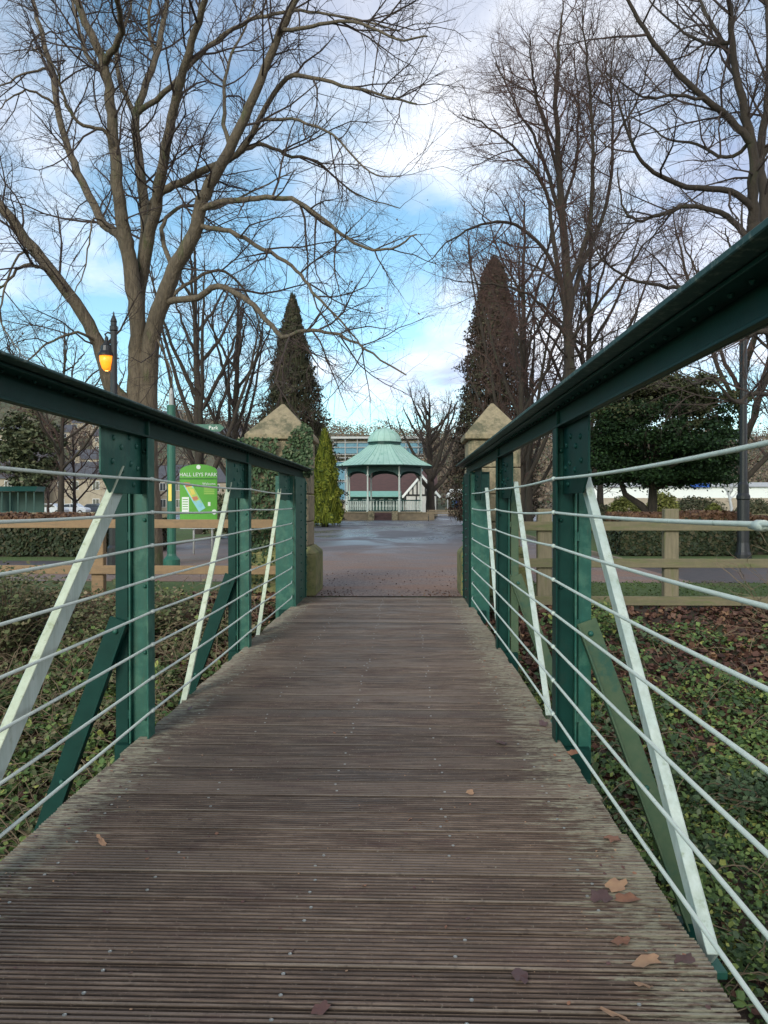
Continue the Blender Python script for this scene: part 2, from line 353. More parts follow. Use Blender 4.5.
# ------------------------------------------------------------------ footbridge
XL, XR = -1.43, .82
DL, DR = -1.485, .862
POSTS = [9.8, 7.02, 4.28, 1.53, -1.22, -3.97]
bridge = thing('footbridge', 'green painted steel footbridge with grooved timber deck and eight pale cables each side', 'bridge', (0, 0, 0))
d = MB(); d.attr = []
scr = MB(); y = -4.4; P = .182
while y < 10.86:
    bval = rnd.random(); y1 = min(y+P-.013, 10.9); dz = rnd.uniform(-.0015, .0015)
    xl, xr = DL+rnd.uniform(-.012, .012), DR+rnd.uniform(-.012, .012)
    prof = []; ng = 8; w = (y1-y)/ng
    for gidx in range(ng):
        a = y+gidx*w
        dd = .009 if gidx < ng-1 else .014
        prof += [(a, 0), (a+w*.42, 0), (a+w*.52, -dd), (a+w*.92, -dd)]
    prof.append((y1, 0)); prof = [(y, -.03)] + prof + [(y1, -.03)]
    n = len(d.v)
    for x in (xl, xr):
        for (py, pz) in prof: d.v.append((x, py, pz+dz))
    L = len(prof)
    for i in range(L-1): d.f.append((n+i, n+L+i, n+L+i+1, n+i+1)); d.attr.append(bval)
    d.f.append(tuple(range(n, n+L))); d.attr.append(bval); d.f.append(tuple(range(n+2*L-1, n+L-1, -1))); d.attr.append(bval)
    for sx_ in (-1.28, -.86, -.32, .16, .62):
        for o in (.045, .135):
            if rnd.random() < .55:
                q = (sx_+rnd.uniform(-.02, .02), y+o+rnd.uniform(-.008, .008), dz)
                scr.lathe(q, [(.0058, -.001), (.0058, .0016), (.0036, .0018), (.0030, .0006)], 10)
    y += P
deck = d.build('deck', M['deck'], bridge)
scr.build('screw_heads', mk('screw_metal', (.42, .42, .40), (.3, .3, .28), 30, .4, 0, metallic=.6), deck)
st = MB()
for x0 in (DL+.03, -.9, .1, DR-.09): st.box(x0, x0+.06, -4.4, 10.85, -.33, -.202)
for yy in POSTS: st.box(XL-.19, XR+.19, yy-.06, yy+.06, -.2, -.036)
for yy in POSTS: st.box(DL-.45, DR+.75, yy-.05, yy+.05, -1.12, -1.0)
st.build('under_deck_beam', M['darkgreen'], bridge)
def rivet(mb, p, axis, r=.014):
    p = V(p); ax = V(axis)
    mb.tube([p-ax*.002, p+ax*.005, p+ax*.010, p+ax*.012], [r, r*.95, r*.6, r*.15], 8)
cableY = POSTS
for side in (-1, 1):
    X = XL if side < 0 else XR
    o = side; zt = 1.80 if side < 0 else 1.85
    Y0, Y1 = -4.4, 10.85
    # top rail: plate + web angles
    r = MB(); lip = X - o*.12; th = .012 if side < 0 else .020
    r.prism([(lip, Y0, zt-.010), (lip, Y0, zt-.010+th), (X+o*.17, Y0, zt-.010+th), (X+o*.17, Y0, zt-.010)][::o], (0, Y1-Y0, 0))
    rail = r.build('handrail', M['railtop'], bridge, bevel=.003)
    w = MB()
    xa, xb = sorted((X+o*.028, X+o*.040)); w.box(xa, xb, Y0, Y1, zt-.125, zt-.0135)
    xa, xb = sorted((X-o*.06, X+o*.024)); w.box(xa, xb, Y0, Y1, zt-.0255, zt-.0125)
    xa, xb = sorted((X-o*.0, X+o*.026)); w.box(xa, xb, Y0, Y1, zt-.125, zt-.113)
    xa, xb = sorted((X+o*.045, X+o*.12)); w.box(xa, xb, Y0, Y1, zt-.0255, zt-.0125)
    w.build('rail_web', M['darkgreen'], rail, bevel=.002)
    rv = MB(); yy = Y0+.1
    while yy < Y1:
        rivet(rv, (X-o*.012, yy, zt-.0255), (0, 0, -1), .010); yy += .12
    rv.build('rail_rivets', M['darkgreen'], rail, smooth=True)
    for idx, py in enumerate(POSTS):
        if idx == 0:   # end post: box of plates
            p = MB()
            xa, xb = sorted((X-o*.01, X+o*.004)); p.box(xa, xb, py, 10.85, -.2, zt-.128)
            xa, xb = sorted((X+o*.006, X+o*.24)); p.box(xa, xb, py-.006, py+.006, -.2, zt-.128)
            for ys_ in (py-.012, 10.78): p.box(*sorted((X-o*.022, X-o*.012)), ys_, ys_+.07, -.2, zt-.16)
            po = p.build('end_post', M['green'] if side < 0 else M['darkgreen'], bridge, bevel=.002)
            if side > 0:
                MB().box(X+.0065, X+.24, py-.0095, py-.007, -.2, zt-.16).build('pale_green_face', M['green'], po)
            rv = MB(); z = .06
            while z < zt-.2:
                rivet(rv, (X-o*.012, 10.35, z), (-o, 0, 0), .016)
                rivet(rv, (X-o*.024, 10.815, z+.05), (-o, 0, 0), .012)
                z += .115
            for z in (1.62, 1.5, 1.42): rivet(rv, (X+o*.06, py-.01, z), (0, -1, 0)); rivet(rv, (X+o*.12, py-.01, z-.05), (0, -1, 0))
            rv.build('rivets', M['green'], po, smooth=True)
        else:
            p = MB(); zb = -.95
            # inner T section: transverse web + longitudinal flange
            xa, xb = sorted((X+o*.010, X+o*.105)); p.box(xa, xb, py-.006, py+.006, -.034, zt-.03)
            xa, xb = sorted((X, X+o*.009)); p.box(xa, xb, py-.055, py+.055, -.034, zt-.127)
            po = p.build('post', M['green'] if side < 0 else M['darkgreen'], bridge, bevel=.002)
            q = MB()
            xa, xb = sorted((X+o*.106, X+o*.117)); q.box(xa, xb, py-.04, py+.045, -.034, zt-.127)
            q.build('post_back_flange', M['green'], po, bevel=.002)
            q = MB()
            xa, xb = sorted((X+o*.133, X+o*.203)); q.box(xa, xb, py-.006, py+.004, zb, 1.50)
            xa, xb = sorted((X+o*.130, X+o*.138)); q.box(xa, xb, py+.006, py+.08, zb, 1.50)
            for z in (.1, .62, 1.1): q.box(*sorted((X+o*.117, X+o*.133)), py-.02, py+.02, z, z+.05)
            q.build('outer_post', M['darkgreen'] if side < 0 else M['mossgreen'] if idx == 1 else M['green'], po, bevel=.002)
            zs = .66
            s_ = MB()
            a_ = V((X+o*.17, py-.025, zs)); b_ = V((X+o*(.17+.60), py-.025, zs-1.66))
            s_.bar(a_, b_, .012, .115, (0, 1, 0)); s_.bar(a_+V((-o*.05, -.03, -.018)), b_+V((-o*.05, -.03, -.018)), .05, .010, (0, 1, 0))
            so = s_.build('outrigger_strut', M['darkgreen'] if side < 0 else M['mossgreen'], bridge, bevel=.002)
            rv = MB(); rivet(rv, a_.lerp(b_, .55)+V((0, -.008, 0)), (0, -1, 0), .016); rivet(rv, a_.lerp(b_, .04)+V((0, -.008, 0)), (0, -1, 0), .016)
            rv.build('strut_bolt', M['green'], so, smooth=True)
            rv = MB()
            for z in (1.60, 1.45): rivet(rv, (X+o*.035, py-.007, z), (0, -1, 0), .015)
            z = .1
            while z < 1.4: rivet(rv, (X+o*.035, py-.007, z), (0, -1, 0), .012); z += .372
            rv.build('post_rivets', M['green'] if side < 0 else M['darkgreen'], po, smooth=True)
        # gusset plate toward the camera, in the truss plane
        gx = X+o*.045 if idx else X+o*.05
        gl = (.85, .72)[idx] if idx < 2 else .60
        zb_ = 1.36
        poly = [(gx, py-.012, zt-.06), (gx, py-gl, zt-.06), (gx, py-gl, zb_+.10), (gx, py-gl+.12, zb_), (gx, py-.012, zb_)]
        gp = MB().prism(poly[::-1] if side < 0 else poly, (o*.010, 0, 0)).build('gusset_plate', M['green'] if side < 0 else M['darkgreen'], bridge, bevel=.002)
        rv = MB()
        for (dy, z) in ((.12, 1.62), (.22, 1.66), (.34, 1.60), (.2, 1.52), (.32, 1.48), (.1, 1.50), (.46, 1.52), (.16, 1.41), (.44, 1.64)):
            if dy < gl: rivet(rv, (gx, py-dy, z), (-o, 0, 0), .016)
        rv.build('gusset_rivets', M['green'] if side < 0 else M['darkgreen'], gp, smooth=True)
        # white diagonal brace (angle section)
        bx = X+o*.072 if side < 0 else X+o*.098
        za = zb_+.09
        if side < 0: dya, k_ = [(.74, 1.10), (.53, 1.10)][idx] if idx < 2 else (.26, .88)
        else: dya, k_ = [(1.12, 1.30), (.62, 1.02)][idx] if idx < 2 else (.29, .91)
        ya = py-dya; zb2 = -.07; yb = ya-(za-zb2)/k_
        if yb < -4.3: continue
        bw = .15 if idx > 1 else .12
        br = MB(); br.bar((bx, ya, za), (bx, yb, zb2), .008, bw, (1, 0, 0))
        off = V((0, -bw/2*.707, bw/2*.707))
        fb = MB(); fb.box(*sorted((bx-o*.05, bx+o*.03)), yb-.04, yb+.04, -.10, -.075).build('brace_foot', M['green'], bridge, bevel=.003)
        bo = br.build('diagonal_brace', M['white'] if idx > 1 else M['cream'], bridge, bevel=.002)
        MB().bar(V((bx-o*.018, ya, za))+off, V((bx-o*.018, yb, zb2))+off, .036, .008, (1, 0, 0)).build('brace_flange', M['cream'] if side < 0 else M['white'], bo, bevel=.002)
    # bottom chord
    xa, xb = sorted((X+o*.05, X+o*.13)); MB().box(xa, xb, Y0, Y1, -1.0, -.9).build('bottom_chord', M['darkgreen'], bridge, bevel=.003)
    # cables
    cx = X - o*.004 if side < 0 else X - .004
    for i in range(8):
        z0 = 1.445-.186*i
        pts = []; rr = []
        ends = [-4.3, -3.97, -1.22, 1.53, 4.28, 7.02, 9.78]
        for a, b_ in zip(ends[:-1], ends[1:]):
            sag = rnd.uniform(.010, .02) if b_ - a > 1 else 0
            sgx = rnd.uniform(.006, .018)
            for t in range(12):
                u_ = t/12; s4 = 4*u_*(1-u_); pts.append((cx+o*sgx*s4, a+(b_-a)*u_, z0-sag*s4)); rr.append(.0072)
        pts.append((X+o*.03, 9.80, z0)); rr.append(.0072)
        c = MB().tube(pts, rr, 8).build('cable', M['cable'], bridge, smooth=True)
        sl_ = MB()
        for py in POSTS[1:]: sl_.tube([(cx, py-.028, z0), (cx, py-.010, z0), (cx, py+.010, z0), (cx, py+.028, z0)], [.009, .0125, .0125, .009], 8)
        sl_.build('cable_ferrules', M['cable'], c, smooth=True)
        if side < 0 or i not in (1, 6, 7): continue
        fy = 1.85-.02*i
        f = MB().tube([(cx+o*.007, fy-.16, z0-.006), (cx+o*.007, fy-.05, z0-.007), (cx+o*.007, fy-.045, z0-.007), (cx+o*.007, fy, z0-.007), (cx+o*.007, fy+.005, z0-.007), (cx+o*.007, fy+.03, z0-.008)], [.0095, .0095, .0135, .0135, .0095, .0095], 8)
        f.build('cable_fitting', M['cable'], c, smooth=True)
# ------------------------------------------------------------------ gate pillars
def pillar(px_c, capw, label, mat_plinth):
    c = at(px_c, 505, 11.4); cx, cy = c.x, 11.42
    t = thing('gate_pillar', label, 'gate pillar', (cx, cy, 0), 'stone pillars at the end of the bridge')
    def chamf(h, w, ch, z0, z1, w2=None):
        w2 = w2 or w; pr = []
        m_ = MB()
        for z, ww in ((z0, w), (z1, w2)):
            a = ww/2; e = a-ch
            m_.v += [(cx+x, cy+y_, z) for x, y_ in ((-e,-a),(e,-a),(a,-e),(a,e),(e,a),(-e,a),(-a,e),(-a,-e))]
        m_.f = [tuple(range(7,-1,-1)), tuple(range(8,16))] + [(i,(i+1)%8,8+(i+1)%8,8+i) for i in range(8)]
        return m_
    s = capw
    chamf(0, s*1.13, .06, 0, .60).build('plinth', mat_plinth, t, bevel=.02, seg=2)
    chamf(0, s*1.13, .06, .601, .70, s*.92).build('plinth_weathering', mat_plinth, t, bevel=.01, seg=2)
    sh = MB(); z = .701
    for hh in (.36, .40, .38, .42):
        zz = min(z+hh, 2.235); n = chamf(0, s*.88+rnd.uniform(-.012, .012), .05, z, zz-.008); o_ = len(sh.v); sh.v += n.v; sh.f += [tuple(o_+i for i in f) for f in n.f]; z = zz
    sh.build('shaft', M['stone'], t, bevel=.018, seg=2)
    cp = MB(); a = s/2
    prof = [(a*.93, 2.236), (a, 2.25), (a, 2.31), (a*.96, 2.335), (0.02, 2.80)]
    for w_, z_ in prof: cp.v += [(cx-w_, cy-w_, z_), (cx+w_, cy-w_, z_), (cx+w_, cy+w_, z_), (cx-w_, cy+w_, z_)]
    cp.f.append((3,2,1,0)); cp.f.append((16,17,18,19))
    for k in range(4):
        for i in range(4): cp.f.append((k*4+i, k*4+(i+1)%4, k*4+4+(i+1)%4, k*4+4+i))
    cp.build('pyramid_cap', M['stone'], t, bevel=.006)
    return t, cx, cy
tL, lx, ly = pillar(283, .96, 'buff stone gate pillar draped in ivy, left of the path', M['stonemoss'])
tR, rx, ry = pillar(492, .86, 'bare buff stone gate pillar right of the path, free of ivy', M['stonemoss'])
iv = MB()
for _ in range(3900):
    if rnd.random() < .55:   # over the cap and upper front
        u = rnd.uniform(-.42, .50); z = rnd.uniform(1.7, 2.62)
        half = .49*(2.82-z)/.48 if z > 2.33 else .47
        lim = .30+.25*noise.noise(V((u*3, z*3, 5)))
        if u < -.02+.6*(z-2.1)+lim*.4: continue
        if abs(u) > half+.03: continue
        yy = ly-(.5*(2.82-z)/.49 if z > 2.33 else .46)-rnd.uniform(0, .07)
        iv.leaf((lx+u, yy, z), rnd.uniform(.018, .034), up=(0, -1, .5))
    else:                     # left flank, growing up from the ground
        z = rnd.uniform(0, 2.25); w_ = .30+.18*noise.noise(V((z*1.7, 3, 1)))
        u = rnd.uniform(-.52-w_*.2, -.5+w_*1.5)
        iv.leaf((lx+u, ly-.47-rnd.uniform(0, .10), z), rnd.uniform(.02, .036), up=(-.2, -1, .3))
tag(iv.build('ivy_plant', M['ivy'], origin=(lx-.3, ly-.5, 0)), 'dark green ivy climbing the left stone gate pillar and spilling over its cap', 'climbing plant')
# ------------------------------------------------------------------ fallen leaves on the deck
LEAVES = [(612,838,.05,'deadleaf','single reddish leaf on the deck, farthest of those by the right edge'), (616,885,.055,'deadleafpale','pale tan leaf on top of the cluster near the right deck edge'),
 (601,896,.06,'deadleafdark','dark brown leaf at the left of the leaf cluster on the deck'), (627,898,.05,'deadleaf','orange brown leaf at the right of the leaf cluster on the deck'),
 (621,940,.042,'deadleaf','small brown leaf just below the leaf cluster'), (646,961,.055,'deadleafpale','oval pale tan leaf beside a darker leaf near the right deck edge'),
 (685,959,.055,'deadleafdark','dark brown leaf nearest the right edge of the deck'), (643,985,.035,'deadleafpale','tiny orange leaf on the near boards below the tan oval leaf'),
 (611,1013,.062,'deadleafpale','curled narrow tan leaf at the near bottom edge of the view'), (543,723,.06,'deadleafdark','flat brown leaf beside the foot of the right post'),
 (501,742,.05,'deadleafdark','dull brown leaf left of the right post on mid deck'), (102,842,.026,'deadleafpale','small pale leaf standing upright near the left deck edge'),
 (321,1008,.034,'deadleafdark','trodden dark red brown leaf at the near middle of the deck'), (190,708,.03,'deadleafdark','thin brown leaf by the foot of the second left brace'), (574,752,.05,'deadleaf','brown leaf lying just in front of the foot of the right post'),
 (470,792,.03,'deadleafpale','tiny pale leaf scrap in the middle of the deck'), (72,874,.018,'deadleafdark','tiny dark leaf crumb near the left deck edge'), (520,975,.05,'deadleafdark','dark trodden leaf scrap right of centre on the near boards')]
for k, (px, py, s, mt, lb) in enumerate(LEAVES):
    dirv = CM @ V(((px-384)/F, (512-py)/F, -1)); p = V((0,0,CAMZ)) + dirv*(-(CAMZ-.012)/dirv.z)
    r2 = random.Random(k*13+1); lf = MB(); n = 14; ang = r2.uniform(0, 6.28); asp = r2.uniform(.5, .8) if py != 1013 else .28
    s *= .78
    lf.v.append((p.x, p.y, .010))
    for i in range(n):
        a = 2*math.pi*i/n; rr = s*(1+.16*math.cos(a*5+k)+r2.uniform(-.1, .1)); x = rr*math.cos(a)*(1.15 if i == 0 else 1); y_ = rr*math.sin(a)*asp
        zc = .004+.014*abs(math.sin(a*.5+k))*r2.uniform(.5, 1.3)+(.02 if k == 11 else 0)*math.cos(a)
        lf.v.append((p.x+x*math.cos(ang)-y_*math.sin(ang), p.y+x*math.sin(ang)+y_*math.cos(ang), max(.003, zc)))
    for i in range(n): lf.f.append((0, 1+i, 1+(i+1) % n))
    tag(lf.build('fallen_leaf', M[mt], origin=(p.x, p.y, 0), smooth=True), lb, 'fallen leaf', 'leaves lying on the bridge deck')
def crumbs(name, mat, n, size):
    mb = MB(); r3 = random.Random(99+n)
    for _ in range(n):
        y = r3.uniform(.8, 10.8); x = r3.uniform(DL+.03, DR-.03)
        if r3.random() < .5: x = r3.choice((DL+.03+abs(r3.gauss(0, .12)), DR-.03-abs(r3.gauss(0, .12))))
        if not DL+.02 < x < DR-.02: continue
        mb.leaf((x, y, .003), r3.uniform(*size), r3, up=(0, 0, 2.5))
    return struct(mb.build(name, mat), 'stuff')
crumbs('pale_crumbs', M['deadleafpale'], 420, (.002, .006)); crumbs('dark_crumbs', M['deadleafdark'], 700, (.003, .010)); crumbs('leaf_crumbs', M['deadleaf'], 160, (.004, .012))
# ------------------------------------------------------------------ ground cover on the banks
def cover(name, mat, n, X0, X1, Y0, Y1, size, h, cond=None, up=(0,0,1), curl=.3):
    mb = MB(); k = 0
    while k < n:
        x, y = rnd.uniform(X0, X1), rnd.uniform(Y0, Y1)
        q = noise.noise(V((x*1.1, y*1.1, 2.2)))+.5*noise.noise(V((x*3, y*3, 7)))
        k += 1
        if cond and not cond(x, y, q): continue
        hh = h(x, y, q) if callable(h) else h
        mb.leaf((x, y, G(x, y)+rnd.random()*hh+.01), rnd.uniform(*size), up=up, curl=curl)
    return struct(mb.build(name, mat), 'stuff')
cover('ground_ivy', M['weed'], 42000, 1.0, 8, 2.2, 9.6, (.014, .034), lambda x, y, q: .28*max(0, q+.25), lambda x, y, q: q > -.25+.16*(y-7.6)*(1 if y > 6 else 0))
cover('green_weeds', M['ivy'], 24000, 1.0, 8, 2.2, 10.5, (.014, .03), lambda x, y, q: .35*max(0, q+.15), lambda x, y, q: (q > .05+.2*max(0, y-7) or (x < 1.7+.3*q and y > 4)))
cover('leaf_litter', M['litter'], 16000, 1.0, 9, 4.5, 10.4, (.03, .06), .06, lambda x, y, q: y > 6.9+1.6*q or rnd.random() < .16, curl=.6)
cover('green_weeds', M['olive'], 32000, -8.5, -1.75, 3.0, 10.9, (.016, .04), lambda x, y, q: .5*max(0, q+.3)*sm(0, 1.5, -1.5-x)*(1 if y < 9.5 else .5), lambda x, y, q: q > -.35)
cover('ground_ivy', M['weed'], 9000, -5, -1.65, 3.0, 8.2, (.025, .055), lambda x, y, q: .30*max(0, q+.2), lambda x, y, q: q > .12)
cover('leaf_litter', M['litter'], 15000, -8.5, -1.6, 3.0, 10.9, (.025, .055), .05, curl=.6)
cover('grass_tufts', M['lawn'], 9000, 1.1, 10, 10.0, 12.9, (.008, .022), .04)
cover('deck_end_litter', M['litter'], 900, -1.5, .9, 10.8, 11.6, (.006, .018), .004, lambda x, y, q: rnd.random() < .15+max(0, abs(x+.3)-.4)*1.1)
cover('path_leaf_litter', M['litter'], 330, -1.5, .9, 10.95, 15, (.008, .02), .004, lambda x, y, q: rnd.random() < .25+abs(x+.3)*.9)
def tufts(name, mat, n, X0, X1, Y0, Y1, size, rad, per, cond):
    mb = MB()
    for _ in range(n):
        x, y = rnd.uniform(X0, X1), rnd.uniform(Y0, Y1); r_ = rnd.uniform(*rad)
        if not cond(x, y): continue
        z = G(x, y)
        for _k in range(int(per*r_/rad[1])):
            a = rnd.uniform(0, 6.28); q = r_*math.sqrt(rnd.random()); mb.leaf((x+q*math.cos(a), y+q*math.sin(a), z+.02+(r_-q)*rnd.uniform(.45, .95)), rnd.uniform(*size), up=(math.cos(a)*.4, math.sin(a)*.4-.2, 1))
    return struct(mb.build(name, mat), 'stuff')
tufts('weed_tufts', M['weed'], 330, 1.15, 7.5, 2.3, 9.2, (.014, .034), (.12, .34), 150, lambda x, y: y < 8.2 or rnd.random() < .2)
tufts('ivy_tufts', M['ivy'], 260, 1.15, 7.5, 2.3, 9.4, (.016, .036), (.12, .30), 140, lambda x, y: y < 7.6 or rnd.random() < .25)
tufts('weed_tufts', M['olive'], 260, -8, -1.9, 3.2, 10.4, (.014, .036), (.15, .42), 150, lambda x, y: x < -2.1)
tufts('weed_tufts', M['weed'], 90, -4.5, -1.8, 3.2, 9, (.018, .045), (.12, .30), 110, lambda x, y: True)
# dead stems and brambles
def stems(name, mat, n, X0, X1, Y0, Y1, L, lift):
    mb = MB()
    for _ in range(n):
        x, y = rnd.uniform(X0, X1), rnd.uniform(Y0, Y1); a = rnd.uniform(0, 6.28); l = rnd.uniform(*L); h = rnd.uniform(*lift)*l
        z = G(x, y); pts = []
        for i in range(6):
            t = i/5; pts.append((x+math.cos(a)*l*t+rnd.uniform(-.03, .03), y+math.sin(a)*l*t*.7+rnd.uniform(-.03, .03), z+.01+h*4*t*(1-t*.8)*.8))
        mb.tube(pts, [.006, .005, .005, .004, .003, .0015], 4, False)
    return struct(mb.build(name, mat), 'stuff')
M['deadstem'] = mk('dead_stem', (.20, .15, .09), (.12, .08, .05), 4, .9, 0)
stems('dead_stems', M['deadstem'], 1700, -8, -1.9, 3.5, 10.4, (.3, .9), (.15, .6))
stems('dead_stems', M['deadstem'], 420, 1.3, 7, 2.5, 9.8, (.2, .7), (.1, .5))
def bramble(cx, cy, w, h, n, mat, label, nm='bramble_bush'):
    base = V((cx, cy, G(cx, cy))); t = thing(nm, label, 'bush', tuple(base)); s_ = MB(); l_ = MB()
    for _ in range(n):
        a = rnd.uniform(0, 6.28); rr = w*rnd.uniform(.3, 1); hh = h*rnd.uniform(.5, 1.0); pts = []
        for i in range(7):
            u = i/6; p = V((cx+math.cos(a)*rr*u+rnd.uniform(-.02, .02), cy+math.sin(a)*rr*u*.8+rnd.uniform(-.02, .02), base.z+hh*(1.9*u-1.1*u*u)))
            pts.append(tuple(p))
            if i > 0:
                for _k in range(6): l_.leaf(p+V((rnd.gauss(0, .07), rnd.gauss(0, .07), rnd.gauss(0, .07))), rnd.uniform(.015, .035), up=(0, -.3, 1))
        s_.tube(pts, [.006, .0055, .005, .0045, .004, .003, .002], 4, False)
    s_.build('stems', M['deadstem'], t); l_.build('leaves', M[mat], t)
def tangle(name, mat, n, X0, X1, Y0, Y1, L, hh, ls):
    sm_, lm = MB(), MB()
    for _ in range(n):
        x, y = rnd.uniform(X0, X1), rnd.uniform(Y0, Y1); a = rnd.uniform(0, 6.28); l = rnd.uniform(*L); h = rnd.uniform(*hh); z = G(x, y)-.02; pts = []
        if -1.75 < x+math.cos(a)*l < 1.2: a = math.pi-a
        for i in range(9):
            t = i/8; p = V((x+math.cos(a)*l*t+rnd.gauss(0, .015), y+math.sin(a)*l*t+rnd.gauss(0, .015), 0))
            p.z = max(G(p.x, p.y), z+(G(p.x, p.y)-z)*t+h*3.6*t*(1.05-t)); pts.append(p)
            if i > 1:
                for _k in range(rnd.randint(2, 5)): lm.leaf(p+V((rnd.gauss(0, .05), rnd.gauss(0, .05), rnd.gauss(0, .03))), rnd.uniform(*ls), up=(0, -.3, 1))
        sm_.tube(pts, [.005-.0004*i for i in range(9)], 4, False)
    struct(sm_.build(name+'_stems', M['deadstem']), 'stuff'); struct(lm.build(name+'_leaves', M[mat]), 'stuff')
tangle('bramble', 'weed', 130, -7, -2.0, 3.4, 9.8, (.5, 1.3), (.2, .6), (.018, .042))
tangle('bramble', 'olive', 150, -8, -1.9, 3.4, 10.2, (.5, 1.2), (.2, .55), (.016, .036))
tangle('bramble', 'ivy', 150, 1.4, 7, 2.6, 9.2, (.4, 1.1), (.12, .35), (.018, .042))
tangle('bramble', 'weed', 110, 1.3, 7, 2.6, 9.6, (.4, 1.0), (.12, .38), (.018, .04))
bramble(-4.7, 8.9, 1.1, 1.35, 110, 'olive', 'dense olive weedy bush left of the first left post, below the timber fence')
bramble(-3.3, 9.2, .8, .8, 60, 'olive', 'low olive weedy bush below the park sign side of the left fence')
bramble(-6.3, 9.2, 1.0, 1.15, 80, 'weed', 'pale green weedy bush at the far left of the bank')
bramble(-2.15, 4.9, .5, .75, 34, 'weed', 'yellow green leafy bramble beside the left edge of the deck')
bramble(2.15, 9.3, .55, .55, 38, 'weed', 'leafy green bush between the bridge and the right timber fence post')
bramble(-2.3, 3.9, .5, .6, 26, 'weed', 'lowest yellow green bramble beside the near left edge of the deck')
bramble(3.0, 6.4, .7, .35, 40, 'ivy', 'dark leafy clump on the slope below the right timber fence')
# pale bare twiggy shrub by the right fence
def twigshrub(cx, cy, h, label):
    z = G(cx, cy); s_ = MB()
    for _ in range(16):
        a = rnd.uniform(0, 6.28); pts = [V((cx, cy, z))]; dr = V((math.cos(a)*.5, math.sin(a)*.4, 1)).normalized()
        for i in range(7):
            dr = (dr+V((rnd.gauss(0, .22), rnd.gauss(0, .2), -.06))).normalized(); pts.append(pts[-1]+dr*h/7)
            if i > 1:
                q = [pts[-1]]; d2 = (dr+V((rnd.gauss(0, .8), rnd.gauss(0, .8), 0))).normalized()
                for j in range(3): d2 = (d2+V((rnd.gauss(0, .25), rnd.gauss(0, .25), 0))).normalized(); q.append(q[-1]+d2*.10)
                s_.tube(q, [.0035, .003, .0025, .001], 3, False)
        s_.tube(pts, [.006-.0006*i for i in range(8)], 4, False)
    tag(s_.build('bare_shrub', M['deadstem'], origin=(cx, cy, z)), label, 'shrub')
twigshrub(4.55, 9.2, 1.35, 'pale leafless twiggy shrub in front of the right timber fence')
# ------------------------------------------------------------------ timber fences
def fence(Y, xposts, x0, x1, zb, zt, rails, mat, pmat, label, hp=.19, topover=.05):
    t = thing('timber_fence', label, 'fence', ((x0+x1)/2, Y, 0), 'timber post and rail fences')
    for i, x in enumerate(xposts):
        m_ = MB().box(x-hp/2, x+hp/2, Y, Y+.12, zb-.3, zt+topover); m_.build('post', pmat, t, bevel=.008)
    for z in rails:
        MB().box(x0, x1, Y-.045, Y-.002, z-.06, z+.06).build('rail', mat, t, bevel=.005)
def X_at(px, Y): return at(px, 505, Y).x
fence(10.3, [X_at(545, 10.3), X_at(672, 10.3), X_at(806, 10.3), X_at(940, 10.3)], 1.35, X_at(1060, 10.3), -.25, 1.20, [1.02, .53, .03], M['timberold'], M['timberpost'], 'weathered greenish post and rail timber fence right of the bridge', .19)
fence(10.6, [X_at(-170, 10.6), X_at(-40, 10.6), X_at(97, 10.6)], X_at(-300, 10.6), -1.75, -.1, 1.02, [1.04, .40, -.02], M['timber'], M['timber'], 'fresh orange timber post and rail fence left of the bridge', .17, .02)
